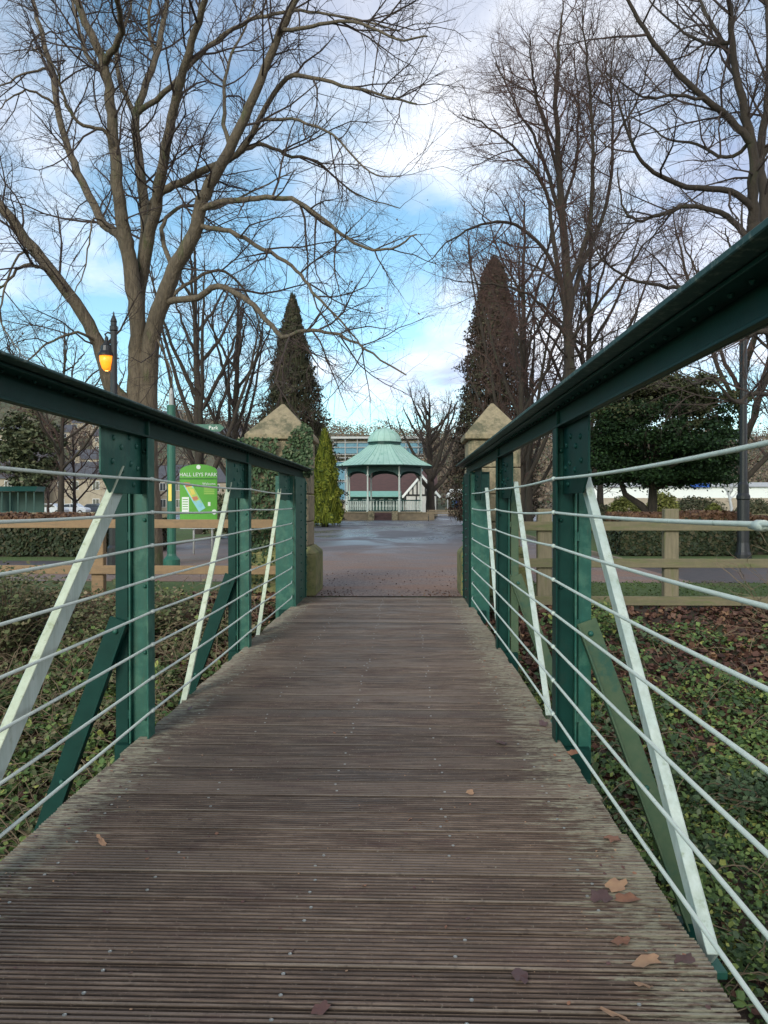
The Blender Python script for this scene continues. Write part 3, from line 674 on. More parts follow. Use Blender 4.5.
# ------------------------------------------------------------------ trees
def catmull(pts, sub):
    out = []
    P_ = [pts[0]]+list(pts)+[pts[-1]]
    for i in range(1, len(P_)-2):
        a, b_, c, d_ = P_[i-1], P_[i], P_[i+1], P_[i+2]
        for k in range(sub):
            t = k/sub; out.append(.5*((2*b_)+(c-a)*t+(2*a-5*b_+4*c-d_)*t*t+(3*b_-a-3*c+d_)*t**3))
    out.append(P_[-2]); return out
class Tree:
    def __init__(s, seed): s.tr = MB(); s.cr = MB(); s.sd = MB(); s.pool = []; s.r = random.Random(seed)
    def limb(s, pts, r0, r1, sub=5, jit=.02, n=9, dens=1., spec=None, t0=.2, pw=1.):
        pts = catmull([V(p) for p in pts], sub); N = len(pts)
        pts = [p+V((s.r.gauss(0, jit), s.r.gauss(0, jit), s.r.gauss(0, jit))) if 0 < i < N-1 else p for i, p in enumerate(pts)]
        r0 *= s.k; r1 *= s.k
        rads = [r1+(r0-r1)*(1-i/(N-1))**pw for i in range(N)]
        s.tr.tube(pts, rads, n, False); s.pool += pts
        if spec: s.sprout(pts, rads, 0, spec, dens, t0)
    def sprout(s, pts, rads, lv, spec, dens=1., t0=.15):
        if lv >= len(spec): return
        L, per_m, nseg, ang, trop, sides, rmax = spec[lv]; r = s.r
        tot = sum((pts[i+1]-pts[i]).length for i in range(len(pts)-1))
        cnt = tot*per_m*dens; cnt = int(cnt)+(1 if r.random() < cnt-int(cnt) else 0)
        for _ in range(cnt):
            u = t0+(1-t0)*r.random(); x = u*(len(pts)-1); i = min(int(x), len(pts)-2); f = x-i
            p = pts[i].lerp(pts[i+1], f); t = (pts[i+1]-pts[i]).normalized(); pr = rads[i]
            side = t.orthogonal().normalized(); side = Matrix.Rotation(r.uniform(0, 6.28), 3, t) @ side
            a = R(r.uniform(*ang)); dr = (t*math.cos(a)+side*math.sin(a)).normalized()
            ln = L*r.uniform(.55, 1.25)*(1.15-.5*u); rr = min(pr*.6, rmax*r.uniform(.7, 1.2))
            q = [p]; st = ln/nseg
            for k in range(nseg):
                dr = (dr+V((r.gauss(0, .17), r.gauss(0, .17), r.gauss(0, .17)+trop))).normalized(); q.append(q[-1]+dr*st)
            rs = [rr*(1-.75*k/nseg) for k in range(nseg+1)]
            s.cr.tube(q, rs, sides, False)
            if lv == len(spec)-1 and s.bract and r.random() < s.bract:
                e = q[-1]; s.sd.quad(e+V((0, 0, -.02)), V((r.gauss(0, .008), r.gauss(0, .008), .024)), V((r.gauss(0, .009), r.gauss(0, .009), 0)))
            s.sprout(q, rs, lv+1, spec, dens, .15)
    bract = 0; k = 1.0
    def done(s, name, label, base, bark='bark', twig='twig', group=None):
        t = thing(name, label, 'tree', tuple(base), group)
        s.tr.build('trunk', M[bark], t, smooth=True); s.cr.build('crown', M[twig], t, smooth=False)
        if s.sd.v: s.sd.build('seed_clusters', M['deadstem2'], t)
        print('TREE', name, len(s.tr.f), len(s.cr.f)); return t
M['deadstem2'] = mk('dry_seed', (.11, .065, .04), (.08, .05, .03), 4, .9, 0)
def Z6(pts, Y, dY=0):    # traced from the photograph, given their own depths
    out = []
    for i, (x, y) in enumerate(pts):
        out.append(at(x/1.92, y/1.92, Y+dY*(i/max(1, len(pts)-1))))
    return out
def ybase(first, default):
    # depth of the limb already built that this one grows from
    best, by = 9e9, default
    Mi = CM.transposed()
    for p in T.pool:
        c = Mi @ (p-V((0, 0, CAMZ)))
        if c.z > -.1: continue
        px, py = 384+F*c.x/-c.z, 512-F*c.y/-c.z; d_ = (px-first[0])**2+(py-first[1])**2
        if d_ < best: best, by = d_, p.y
    return by if best < 24**2 else default
def snap(ps):
    # join the limb to the nearest point of the wood it grows from
    if T.pool:
        q = min(T.pool, key=lambda p: (p-ps[0]).length)
        if (q-ps[0]).length < .75: ps = [q]+ps[1:]
    return ps
def Z7(pts, Y, dY=0): return [at(400+x/2.087, y/2.087, Y+dY*(i/max(1, len(pts)-1))) for i, (x, y) in enumerate(pts)]
# (length, per metre, segments, angle, tropism, sides, max radius)
SP = [(2.1, 2.2, 6, (30, 70), .03, 5, .024), (.95, 4.6, 5, (25, 65), .0, 3, .0105), (.42, 8.5, 3, (25, 65), -.03, 3, .0072)]
T = Tree(11); T.bract = .03; T.k = .66; D = 16.0
def L6(pts, r0, r1, dy=0, y0=0, dens=1., t0=.22, jit=.012, n=9): T.limb(snap(Z6(pts, ybase((pts[0][0]/1.92, pts[0][1]/1.92), D+y0), dy)), r0, r1, 5, jit, n, dens, SP, t0)
T.limb([at(136, 580, D), at(137, 540, D), at(138, 480, D), at(137, 400, D), at(137, 350, D)], .44, .27, 5, .01, 14)
T.limb([at(150, 580, D), at(150, 530, D), at(147, 470, D), at(147, 400, D), at(149, 340, D)], .42, .27, 5, .01, 14)
L6([(263,700),(262,600),(247,490),(236,430),(226,350),(214,220),(205,140),(172,60),(140,-20),(120,-90)], .27, .07, -1.5)
L6([(262,640),(268,540),(280,440),(266,300),(262,220),(300,110),(322,0),(330,-90)], .22, .06, 2.0)
L6([(284,740),(298,620),(335,520),(372,450),(395,370),(440,290),(490,180),(540,60),(582,-30)], .29, .07, -2.)
L6([(284,460),(300,380),(345,350),(430,310),(470,280),(540,160),(600,150),(700,175),(800,200)], .15, .025, -2.5, 0)
L6([(272,560),(290,440),(310,330),(335,200),(362,100),(392,0),(400,-80)], .20, .06, -3)
L6([(246,520),(228,450),(200,430),(150,330),(120,250),(97,130),(76,50),(58,-20),(40,-90)], .17, .05, 2.5)
L6([(232,790),(212,740),(190,660),(130,560),(50,460),(0,395),(-60,340),(-140,230)], .25, .10, -1.2)
L6([(122,545),(80,515),(40,512),(0,555),(-50,575)], .07, .02, -1., -.3)
L6([(400,400),(420,390),(480,382),(560,382),(620,420),(680,465),(740,480),(800,450)], .10, .02, -2.2)
L6([(335,600),(380,570),(425,550),(490,590),(540,645),(580,635),(640,640),(700,670),(780,720)], .11, .018, -3)
L6([(400,430),(440,445),(490,470),(560,510),(600,560),(650,610),(690,660)], .08, .018, -2)
L6([(455,285),(500,278),(560,300),(610,310),(680,370),(768,400)], .07, .015, 1.5)
L6([(288,215),(330,165),(400,90),(480,40),(560,22),(650,30),(768,60)], .10, .02, -3)
L6([(240,290),(205,255),(150,235),(120,180),(108,130),(60,90)], .07, .015, -1.5)
L6([(112,195),(60,175),(20,190),(-20,230)], .05, .012, -1)
L6([(98,135),(50,140),(0,165),(-50,160)], .05, .012, -1)
L6([(205,140),(170,110),(150,50),(135,-10),(110,-60)], .08, .03, 2)
L6([(225,120),(232,60),(225,0),(235,-60)], .11, .05, -2)
L6([(262,220),(235,170),(225,90),(250,20),(245,-60)], .10, .04, 3)
L6([(300,110),(285,40),(300,-40)], .08, .03, 1)
L6([(540,60),(600,50),(680,40),(760,75),(820,70)], .06, .02, -2)
L6([(440,290),(430,200),(440,120),(470,50),(500,-20)], .07, .02, 3)
L6([(335,520),(310,440),(350,395),(410,400),(480,370),(560,330)], .08, .02, 3)
L6([(297,640),(340,560),(420,520),(470,560),(500,640),(480,720)], .07, .015, 3)
L6([(212,450),(180,420),(170,480),(150,550),(100,600)], .035, .01, -2)
L6([(190,660),(150,640),(90,660),(40,700),(0,690)], .05, .012, -2)
L6([(60,470),(30,500),(0,600),(20,650),(50,690)], .04, .01, -2)
L6([(500,240),(560,230),(640,260),(710,330),(768,340)], .05, .012, -2.5)
L6([(330,600),(300,640),(330,720),(310,780)], .05, .012, -1)
T.done('lime_tree', 'huge bare multi stemmed tree with spreading limbs behind the left rail', at(143, 567, D), 'bark', 'twig')
# middle-left group behind
def autotree(seed, px, Y, H, spread, stems_n, name, label, bark, twig, spec, r0=.3, fan=1.0, group=None, low=.25, dens=1., bract=0):
    global T
    T = Tree(seed); T.bract = bract; r = T.r; b = V((X_at(px, Y), Y, 0)); lean = r.uniform(-.3, .3)
    tr = [b+V((0, 0, -.2)), b+V((lean*.2, 0, H*.15)), b+V((lean*.5, 0, H*.4)), b+V((lean, 0, H*.7)), b+V((lean*1.2, 0, H*.97))]
    T.limb(tr, r0, .03, 4, .02, 10, dens, spec, .25)
    for k in range(stems_n):
        u = low+(.80-low)*k/stems_n+r.uniform(-.03, .03); a = k*2.4+r.uniform(-.4, .4); st = b+V((lean*u, 0, H*u)); rr = spread*fan*(1.05-u*.75)*r.uniform(.75, 1.1)
        up = H*(1-u)*r.uniform(.45, .85)
        dx, dy = math.cos(a)*rr, math.sin(a)*rr
        pts = [st, st+V((dx*.35, dy*.35, up*.25)), st+V((dx*.65, dy*.65, up*.55)), st+V((dx*.9, dy*.9, up*.85)), st+V((dx, dy, up*1.05))]
        T.limb(pts, r0*(.5-.32*u), .02, 3, .03, 7, dens, spec, .2)
    return T.done(name, label, b, bark, twig, group)
SPM = [(2.2, 1.7, 5, (30, 65), .06, 4, .03), (1.1, 2.8, 4, (25, 60), .03, 3, .014), (.6, 3.8, 3, (25, 60), 0, 3, .010)]
autotree(21, 200, 34, 13.5, 3.2, 13, 'bare_tree', 'slender dark bare tree behind the park sign, left of its twin', 'barkdark', 'twig', SPM, .30, low=.1)
autotree(22, 232, 38, 12.5, 3.2, 12, 'bare_tree', 'dark bare tree just left of the dark pointed conifer', 'barkdark', 'twig', SPM, .28, low=.1)
autotree(24, 586, 36, 15.5, 4.5, 14, 'bare_tree', 'bare tree rising behind the yew, left of its top', 'barkdark', 'twigred', SPM, .28, low=.15)
autotree(25, 743, 33, 14.5, 4.5, 14, 'bare_tree', 'bare tree rising behind the yew, right of its top', 'barkdark', 'twigred', SPM, .28, low=.15)
autotree(26, 520, 35, 15.5, 3.6, 14, 'bare_tree', 'slim bare tree in front of the right flank of the right pointed conifer', 'barkdark', 'twigred', SPM, .24, low=.12)
autotree(23, 60, 44, 12, 5, 12, 'bare_tree', 'bare tree far behind the lit lamp on the left', 'barkdark', 'twigred', SPM, .22)
autotree(29, 262, 60, 9, 4, 10, 'bare_tree', 'small bare tree beyond the ivy covered pillar', 'barkdark', 'twigred', SPM, .2)
# right centre tree
SPR = [(2.7, 2.5, 5, (30, 65), .05, 4, .028), (1.3, 4.4, 4, (25, 60), .03, 3, .015), (.6, 7.0, 3, (25, 60), -.02, 3, .011)]
T = Tree(31); T.k = .66; T.bract = .04; D = 27.0
def L7(pts, r0, r1, dy=0, y0=0, dens=1., t0=.15, spec=None, jit=.025): T.limb(snap(Z7(pts, ybase((400+pts[0][0]/2.087, pts[0][1]/2.087), D+y0), dy)), r0, r1, 4, jit, 9, dens, spec or SPR, t0)
T.limb([at(572, 560, D), at(571, 480, D), at(570, 370, D)], .42, .30, 5, .01, 12)
L7([(355,780),(352,640),(342,480),(332,340),(326,220),(332,90),(340,0)], .30, .03)
L7([(350,660),(325,520),(305,400),(250,320),(185,265),(130,240)], .14, .02, -2)
L7([(345,600),(300,520),(240,470),(170,470),(110,500),(60,545)], .12, .02, -3)
L7([(342,480),(312,370),(275,280),(235,210),(200,130)], .13, .02, 2)
L7([(335,380),(300,260),(275,160),(270,70)], .10, .02, -2)
L7([(352,640),(385,540),(430,430),(445,300),(440,180),(450,60)], .15, .025, 2)
L7([(350,600),(392,480),(402,350),(398,220),(390,110),(380,20)], .14, .025, -3)
L7([(340,440),(370,330),(372,200),(360,90)], .10, .02, 3)
L7([(355,700),(300,640),(230,600),(150,590),(90,580)], .09, .015, -3)
L7([(357,720),(410,640),(470,570),(520,500),(560,470)], .10, .015, -3)
L7([(352,620),(290,560),(220,540),(160,520)], .08, .015, 4)
L7([(330,300),(280,200),(215,160),(190,90)], .07, .015, 3)
L7([(445,300),(490,220),(520,130),(530,60)], .07, .015, -2)
L7([(357,740),(310,700),(270,640),(240,600)], .07, .015, -3)
L7([(357,760),(400,720),(450,690),(500,660)], .07, .015, -3)
T.done('bare_tree', 'tall bare reddish twigged tree between the right conifer and the yew', at(572, 545, D), 'barkdark', 'twigred')
# far right tree
SPQ = [(2.1, 2.8, 6, (30, 70), .03, 4, .024), (.95, 4.6, 5, (25, 65), .0, 3, .0105), (.42, 8.5, 3, (25, 65), -.03, 3, .0055)]
T = Tree(41); T.k = .7; T.bract = .03; D = 15.5
def LQ(pts, r0, r1, dy=0, y0=0): L7(pts, r0, r1, dy, y0, spec=SPQ, jit=.012)
T.limb([at(812, 580, D), at(806, 500, D), at(790, 400, D), at(768, 300, D), at(754, 225, D)], .40, .20, 5, .01, 12)
LQ([(738,480),(736,400),(735,300),(705,180),(690,60),(682,-60)], .17, .05, -1)
LQ([(765,560),(762,430),(752,330),(768,200),(770,80),(760,-40)], .17, .05, 1)
LQ([(738,430),(690,400),(600,390),(540,365),(500,330),(470,260),(452,190)], .10, .02, -1.5)
LQ([(745,520),(710,480),(670,445),(600,430),(540,450),(495,460),(465,425),(455,350)], .10, .02, 1)
LQ([(722,290),(690,250),(640,210),(560,130),(510,60),(470,-10),(430,-60)], .11, .03, -1)
LQ([(712,200),(690,120),(640,30),(600,-60)], .09, .03, 2)
LQ([(735,300),(680,330),(620,300),(560,290),(500,250),(450,240)], .06, .012, 2)
LQ([(640,210),(580,200),(520,205),(470,180),(430,150)], .05, .012, -1)
LQ([(690,100),(640,90),(580,60),(520,0)], .06, .02, 1)
LQ([(760,640),(700,610),(640,590),(580,600),(540,595),(480,580),(420,540),(400,480)], .09, .015, -1)
LQ([(780,720),(750,690),(720,700),(690,680),(640,660),(590,690),(540,700)], .09, .015, -1)
LQ([(790,830),(740,820),(700,840),(650,790),(610,800),(570,770)], .07, .012, -2)
LQ([(755,330),(800,250),(830,150)], .1, .03, 0)
LQ([(755,740),(730,680),(768,650)], .05, .02, 0)
T.done('bare_tree', 'big bare tree leaning in from the right edge behind the lamp post', at(812, 565, D), 'barkdark', 'twig')
# bandstand tree and others far
SPF = [(2.4, 1.5, 5, (30, 65), .05, 4, .045), (1.3, 2.3, 4, (25, 60), .02, 3, .026), (.7, 2.8, 3, (25, 60), 0, 3, .017)]
autotree(51, 431, 74, 12.5, 5.0, 16, 'bare_tree', 'round crowned bare tree just right of the bandstand', 'barkdark', 'twig', SPF, .55, low=.18)
autotree(52, 455, 95, 11, 5, 10, 'bare_tree', 'bare tree behind the white stall beside the right pillar', 'barkdark', 'twig', SPF, .3)
autotree(53, 600, 46, 12, 4.5, 12, 'bare_tree', 'bare tree behind the yew to its left', 'barkdark', 'twigred', SPM, .25)
autotree(54, 790, 50, 11, 5, 10, 'bare_tree', 'bare tree far beyond the right lamp post', 'barkdark', 'twigred', SPM, .25)
autotree(55, 530, 42, 13, 4, 12, 'bare_tree', 'twiggy bare tree crowding the right side of the pointed right conifer', 'barkdark', 'twigred', SPM, .25, low=.1)
autotree(56, -40, 60, 14, 6, 12, 'bare_tree', 'bare tree beyond the left edge near the green shelter', 'barkdark', 'twigred', SPM, .25)
for k_, (a_, b_, h_) in enumerate(((75, 66, 8.5), (112, 74, 9.5), (20, 84, 9), (150, 58, 8), (48, 90, 7.5))):
    autotree(80+k_, a_, b_, h_, 4, 11, 'bare_tree', ('bare tree in front of the cars on the left', 'bare tree seen past the first gusset plate on the left', 'bare tree between the pine and the houses', 'bare tree between the first left post and the green fingerpost', 'small bare tree right of the pine before the stone houses')[k_], 'twig', 'twigred', SPF, .2, low=.15)
# small birch
autotree(57, 733, 48, 3.4, 1.2, 8, 'birch_tree', 'small pale trunked birch beyond the right hedge', 'frame', 'twig', [(.5, 2, 3, (30, 60), 0, 3, .012), (.3, 3, 2, (30, 60), -.1, 3, .008)], .13, low=.5)
# conifers
def conifer(seed, px, Y, H, W, mat, label, n, size, z0=.3, pw=.8, name='conifer_tree', mat2=None, fr=.0, bulge=0.):
    r = random.Random(seed); b = V((X_at(px, Y), Y, 0)); t = thing(name, label, 'tree', tuple(b))
    MB().tube([b, b+V((0, 0, H*.5)), b+V((0, 0, H*.96))], [W*.06+.08, W*.04+.04, .02], 8).build('trunk', M['barkdark'], t, smooth=True)
    c = MB(); c2 = MB()
    for _ in range(n):
        u = r.random()**1.25; z = z0+(H-z0)*u; a = r.uniform(0, 6.28)
        prof = (1-u)**pw*(.72+.28*min(1, u*6+.3)) if not bulge else math.sin(min(1, (1-u)*1.15)**.9*math.pi*.5)
        lump = .78+.42*noise.noise(V((math.cos(a)*2.2+seed, math.sin(a)*2.2, z*1.1)))+.34*noise.noise(V((math.cos(a)*5, math.sin(a)*5+seed, z*2.6)))
        rr = W/2*prof*lump*(1.08-.35*r.random()**2)+.05
        p = b+V((math.cos(a)*rr, math.sin(a)*rr, z))
        m_ = c2 if (mat2 and noise.noise(V((p.x*.8, p.y*.8, p.z*.5)))+r.uniform(-.3, .3) > fr) else c
        m_.leaf(p, r.uniform(*size), r, up=(math.cos(a)*.7, math.sin(a)*.7, .6))
        # upright sprays
    for _ in range(n//7):
        u = r.random(); z = z0+(H-z0)*u; a = r.uniform(0, 6.28); prof = (1-u)**pw if not bulge else math.sin(min(1, (1-u)*1.15)**.9*math.pi*.5)
        rr = W/2*prof*r.uniform(.68, .98); s0 = size[1]*r.uniform(1.4, 3.4)
        p = b+V((math.cos(a)*rr, math.sin(a)*rr, z)); c.quad(p, V((math.cos(a)*s0*.45, math.sin(a)*s0*.45, s0*1.1)), V((-math.sin(a)*s0*.12, math.cos(a)*s0*.12, 0)))
    c.build('crown', M[mat], t)
    if c2.v: c2.build('crown_tips', M[mat2], t)
    return t
conifer(61, 293, 50, 14.9, 7.0, 'conifer', 'tall dark pointed conifer behind the ivy covered left pillar', 46000, (.04, .11), pw=.80, mat2='coniferbrown', fr=.05)
conifer(62, 494, 50, 17.2, 6.4, 'coniferbrown', 'tall dark brownish pointed conifer behind the right pillar', 52000, (.04, .11), pw=.54, mat2='conifer', fr=.15)
conifer(63, 325, 45, 5.5, 2.3, 'gold', 'golden green conifer left of the bandstand', 13000, (.05, .13), pw=.72)
conifer(64, 304, 53, 6.5, 2.6, 'conifer', 'shorter dark green conifer beside the golden conifer', 8000, (.06, .14))
# yew with domed layered crown
def broad(seed, px, Y, trunk_top, cx_off, cz, rx_, ry_, rz_, n, size, mat, mat2, label, name, flat=False, split=.0):
    r = random.Random(seed); b = V((X_at(px, Y), Y, 0)); t = thing(name, label, 'tree', tuple(b))
    tm = MB(); tm.tube([b, b+V((.02, 0, trunk_top*.5)), b+V((.06, 0, trunk_top)), b+V((.1, 0, cz))], [.24, .19, .17, .08], 9)
    tm.tube([b+V((0, 0, trunk_top*.62)), b+V((-.35, 0, trunk_top*.95)), b+V((-.9, .1, trunk_top*1.25)), b+V((-1.6, .1, cz))], [.15, .13, .1, .04], 7)
    for k in range(14):
        a = k*2.4; l = rx_*.85; tm.tube([b+V((.05, 0, trunk_top+.5+.1*k)), b+V((math.cos(a)*l*.5, math.sin(a)*l*.5, trunk_top+.15*k+.9)), b+V((cx_off+math.cos(a)*l, math.sin(a)*l, trunk_top+.17*k+1.2))], [.07, .05, .02], 5)
    tm.build('trunk', M['barkdark'], t, smooth=True)
    c, c2 = MB(), MB(); clumps = []
    for k in range(170):
        a = r.uniform(0, 6.28); w = r.uniform(-1, 1); s_ = math.sqrt(1-w*w); rr = r.uniform(.55, 1.02)
        if flat and w < -.55: w = -.55
        clumps.append((b+V((cx_off+rx_*s_*math.cos(a)*rr, ry_*s_*math.sin(a)*rr, cz+rz_*w*rr)), r.uniform(.35, .75)))
    for _ in range(n):
        p0, s0 = r.choice(clumps); d_ = V((r.gauss(0, .5), r.gauss(0, .5), r.gauss(0, .20)))*s0
        d_.z -= .25*(d_.x**2+d_.y**2)
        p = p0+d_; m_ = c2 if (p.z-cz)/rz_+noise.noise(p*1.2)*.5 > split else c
        m_.leaf(p, r.uniform(*size), r, up=(0, 0, .7))
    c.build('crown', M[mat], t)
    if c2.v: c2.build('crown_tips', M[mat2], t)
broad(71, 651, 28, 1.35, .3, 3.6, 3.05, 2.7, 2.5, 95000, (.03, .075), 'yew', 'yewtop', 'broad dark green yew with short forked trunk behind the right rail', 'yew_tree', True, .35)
broad(72, 30, 62, 2.2, 0, 5.8, 2.6, 2.4, 3.4, 9000, (.10, .22), 'pine', 'pine', 'loose grey green pine at the far left before the hillside houses', 'pine_tree')
# ------------------------------------------------------------------ hedges and shrubs
def hedge(x0, x1, y0, y1, z1, n, label, top=None, size=(.03, .07)):
    t = thing('hedge', label, 'hedge', ((x0+x1)/2, (y0+y1)/2, 0)); c, c2 = MB(), MB()
    core = MB().box(x0+.12, x1-.12, y0+.12, y1-.12, 0, z1-.12); core.build('inner_branches', M['barkdark'], t)
    for _ in range(n):
        f = rnd.random(); x = rnd.uniform(x0, x1); bumpv = .07*noise.noise(V((x*1.5, y0, 0)))
        if f < .6: p = (x, y0+rnd.uniform(0, .14)+bumpv, rnd.uniform(.05, z1+bumpv)); up = (0, -1, .3)
        elif f < .9: p = (x, rnd.uniform(y0, y1), z1+rnd.uniform(-.1, .05)+bumpv); up = (0, -.2, 1)
        else: p = (rnd.choice((x0, x1))+rnd.uniform(-.05, .05), rnd.uniform(y0, y1), rnd.uniform(.05, z1)); up = (rnd.choice((-1, 1)), 0, .2)
        (c2 if top and p[2] > z1-.16+rnd.uniform(-.08, .08) else c).leaf(p, rnd.uniform(*size), up=up)
    c.build('foliage', M['hedge'], t)
    if top: c2.build('top_growth', M[top], t)
hedge(X_at(618, 20), X_at(744, 20), 19.6, 21.2, 1.08, 14000, 'clipped dark hedge beyond the right fence, beside the black lamp post', 'hedgebrown')
hedge(X_at(752, 20), X_at(900, 20), 20.2, 21.6, .95, 6000, 'clipped dark hedge right of the black lamp post at the picture edge', 'hedgebrown')
hedge(X_at(-160, 19), X_at(92, 19), 18.9, 20.4, 1.02, 14000, 'dark hedge with rusty brown top behind the left fence', 'hedgebrown')
hedge(X_at(104, 21), X_at(160, 21), 20.9, 22.1, .9, 5000, 'short dark hedge behind the first left post and green signpost')
def shrub(px, Y, w, h, mat, label):
    b = V((X_at(px, Y), Y, 0)); t = thing('shrub', label, 'shrub', tuple(b)); c = MB(); s_ = MB()
    for k in range(8):
        a = k*.8; s_.tube([b, b+V((math.cos(a)*w*.2, math.sin(a)*w*.2, h*.4)), b+V((math.cos(a)*w*.35, math.sin(a)*w*.35, h*.8))], [.03, .02, .01], 4)
    s_.build('stems', M['barkdark'], t)
    for _ in range(int(900*w*h)+500):
        a = rnd.uniform(0, 6.28); w_ = rnd.uniform(-.2, 1); s0 = math.sqrt(max(0, 1-w_*w_)); rr = rnd.uniform(.75, 1.05)*(1+.25*noise.noise(V((math.cos(a)*2+px, math.sin(a)*2, w_*2))))
        c.leaf(b+V((math.cos(a)*s0*w/2*rr, math.sin(a)*s0*w/2*rr, h*.25+h*.75*w_*rr)), rnd.uniform(.04, .09), up=(math.cos(a)*.4, math.sin(a)*.4, .8))
    c.build('foliage', M[mat], t)
for px, Y, w, h, mt, lb in [(600, 44, 1.6, 1.3, 'shrubdull', 'dull rounded shrub just right of the first right brace top'), (624, 42, 1.9, 1.8, 'shrub', 'yellow green shrub left of the yew trunk'),
    (662, 43, 1.9, 2.0, 'shrub', 'yellow green shrub right of the yew trunk'), (606, 36, 1.1, .9, 'shrubdull', 'small low grey green mound shrub left of the yew trunk'),
    (695, 46, 3.6, 1.7, 'shrubdull', 'wide pale dry shrub beyond the right hedge'), (713, 38, 1.0, 1.3, 'shrub', 'small yellow shrub left of the birch'),
    (755, 44, 2.4, 1.6, 'shrubdull', 'dull shrub right of the black lamp post'), (120, 30, 2.2, 1.3, 'shrubdull', 'dull brown shrub behind the left signpost'), (230, 30, 2, 1.7, 'shrubdull', 'dull shrub beyond the second left post'),
    (252, 26, 1.6, 1.9, 'ivydark', 'dark shrub behind the ivy covered pillar')]:
    if mt == 'ivydark': mt = 'hedge'
    shrub(px, Y, w, h, mt, lb)
# ------------------------------------------------------------------ bandstand
BY = 69.0
bc = V((X_at(384.5, BY), BY, 0)); UB = BY/F
def zb(py): return CAMZ+(505-py)*UB
bs = thing('bandstand', 'octagonal bandstand with pale green copper roof, small dome and white railings', 'bandstand', tuple(bc))
rot = math.pi/8
Wb = 46*UB/math.cos(math.pi/8)
MB().lathe(bc, [(3.55, 0), (3.55, zb(513)), (3.65, zb(513)), (3.65, zb(511.5))], 8, rot).build('platform', M['bsstone'], bs, bevel=.02)
ze, zr, zd = zb(467.5), zb(445.5), zb(443)
sk = MB().lathe(bc, [(Wb, ze), (Wb*1.005, ze+.07), (Wb*.80, ze+(zr-ze)*.26), (Wb*.55, ze+(zr-ze)*.61), (16.5*UB, zr)], 8, rot)
roof = sk.build('roof', M['copper'], bs)
se = MB()
for i in range(8):
    a0, a1 = rot+i*math.pi/4, rot+(i+1)*math.pi/4
    for k in range(6):
        f = k/6; rows = []
        for rr, z in ((Wb*1.005, ze+.075), (Wb*.80, ze+(zr-ze)*.26), (Wb*.55, ze+(zr-ze)*.61), (16.5*UB, zr)):
            p0 = V((math.cos(a0)*rr, math.sin(a0)*rr, z)); p1 = V((math.cos(a1)*rr, math.sin(a1)*rr, z)); rows.append(bc+p0.lerp(p1, f))
        se.tube(rows, .035 if k == 0 else .018, 4)
se.build('standing_seams', mk('seam_copper', (.22, .40, .33), (.18, .35, .28), 3, .6, 0), roof)
MB().lathe(bc, [(Wb*.985, ze-.05), (Wb*.985, ze-.002), (.5, ze-.001)], 8, rot).build('soffit', M['bsgreen'], bs)
gt = MB(); gt.lathe(bc, [(Wb*1.01, ze-.03), (Wb*1.03, ze+.02), (Wb*1.03, ze+.06), (Wb*1.0, ze+.06)], 8, rot); gt.build('gutter', M['bsgreen'], bs)
MB().lathe(bc, [(16*UB, zr), (16*UB, zd), (17.2*UB, zd), (17.2*UB, zd+.06)], 16, rot).build('neck_ring', M['bsgreen'], bs)
dr_ = 16.8*UB; zt_ = zb(428.5)
dome = MB().lathe(bc, [(dr_*math.cos(a*math.pi/2/8)*(1 if a else 1), zd+.06+(zt_-zd-.06)*math.sin(a*math.pi/2/8)) for a in range(8)]+[(.05, zt_+.03), (.06, zt_+.12), (.02, zt_+.3)], 16, rot).build('dome', M['copper'], bs)
dm = MB()
for i in range(16):
    a0 = rot+i*math.pi/8
    dm.tube([bc+V((math.cos(a0)*dr_*math.cos(a*math.pi/16), math.sin(a0)*dr_*math.cos(a*math.pi/16), zd+.06+(zt_-zd-.06)*math.sin(a*math.pi/16))) for a in range(8)], .018, 4)
dm.build('dome_ribs', bpy.data.materials['seam_copper'], dome)
Rc = 3.52; zf = zb(511.5)
cols = [bc+V((math.cos(rot+i*math.pi/4)*Rc, math.sin(rot+i*math.pi/4)*Rc, 0)) for i in range(8)]
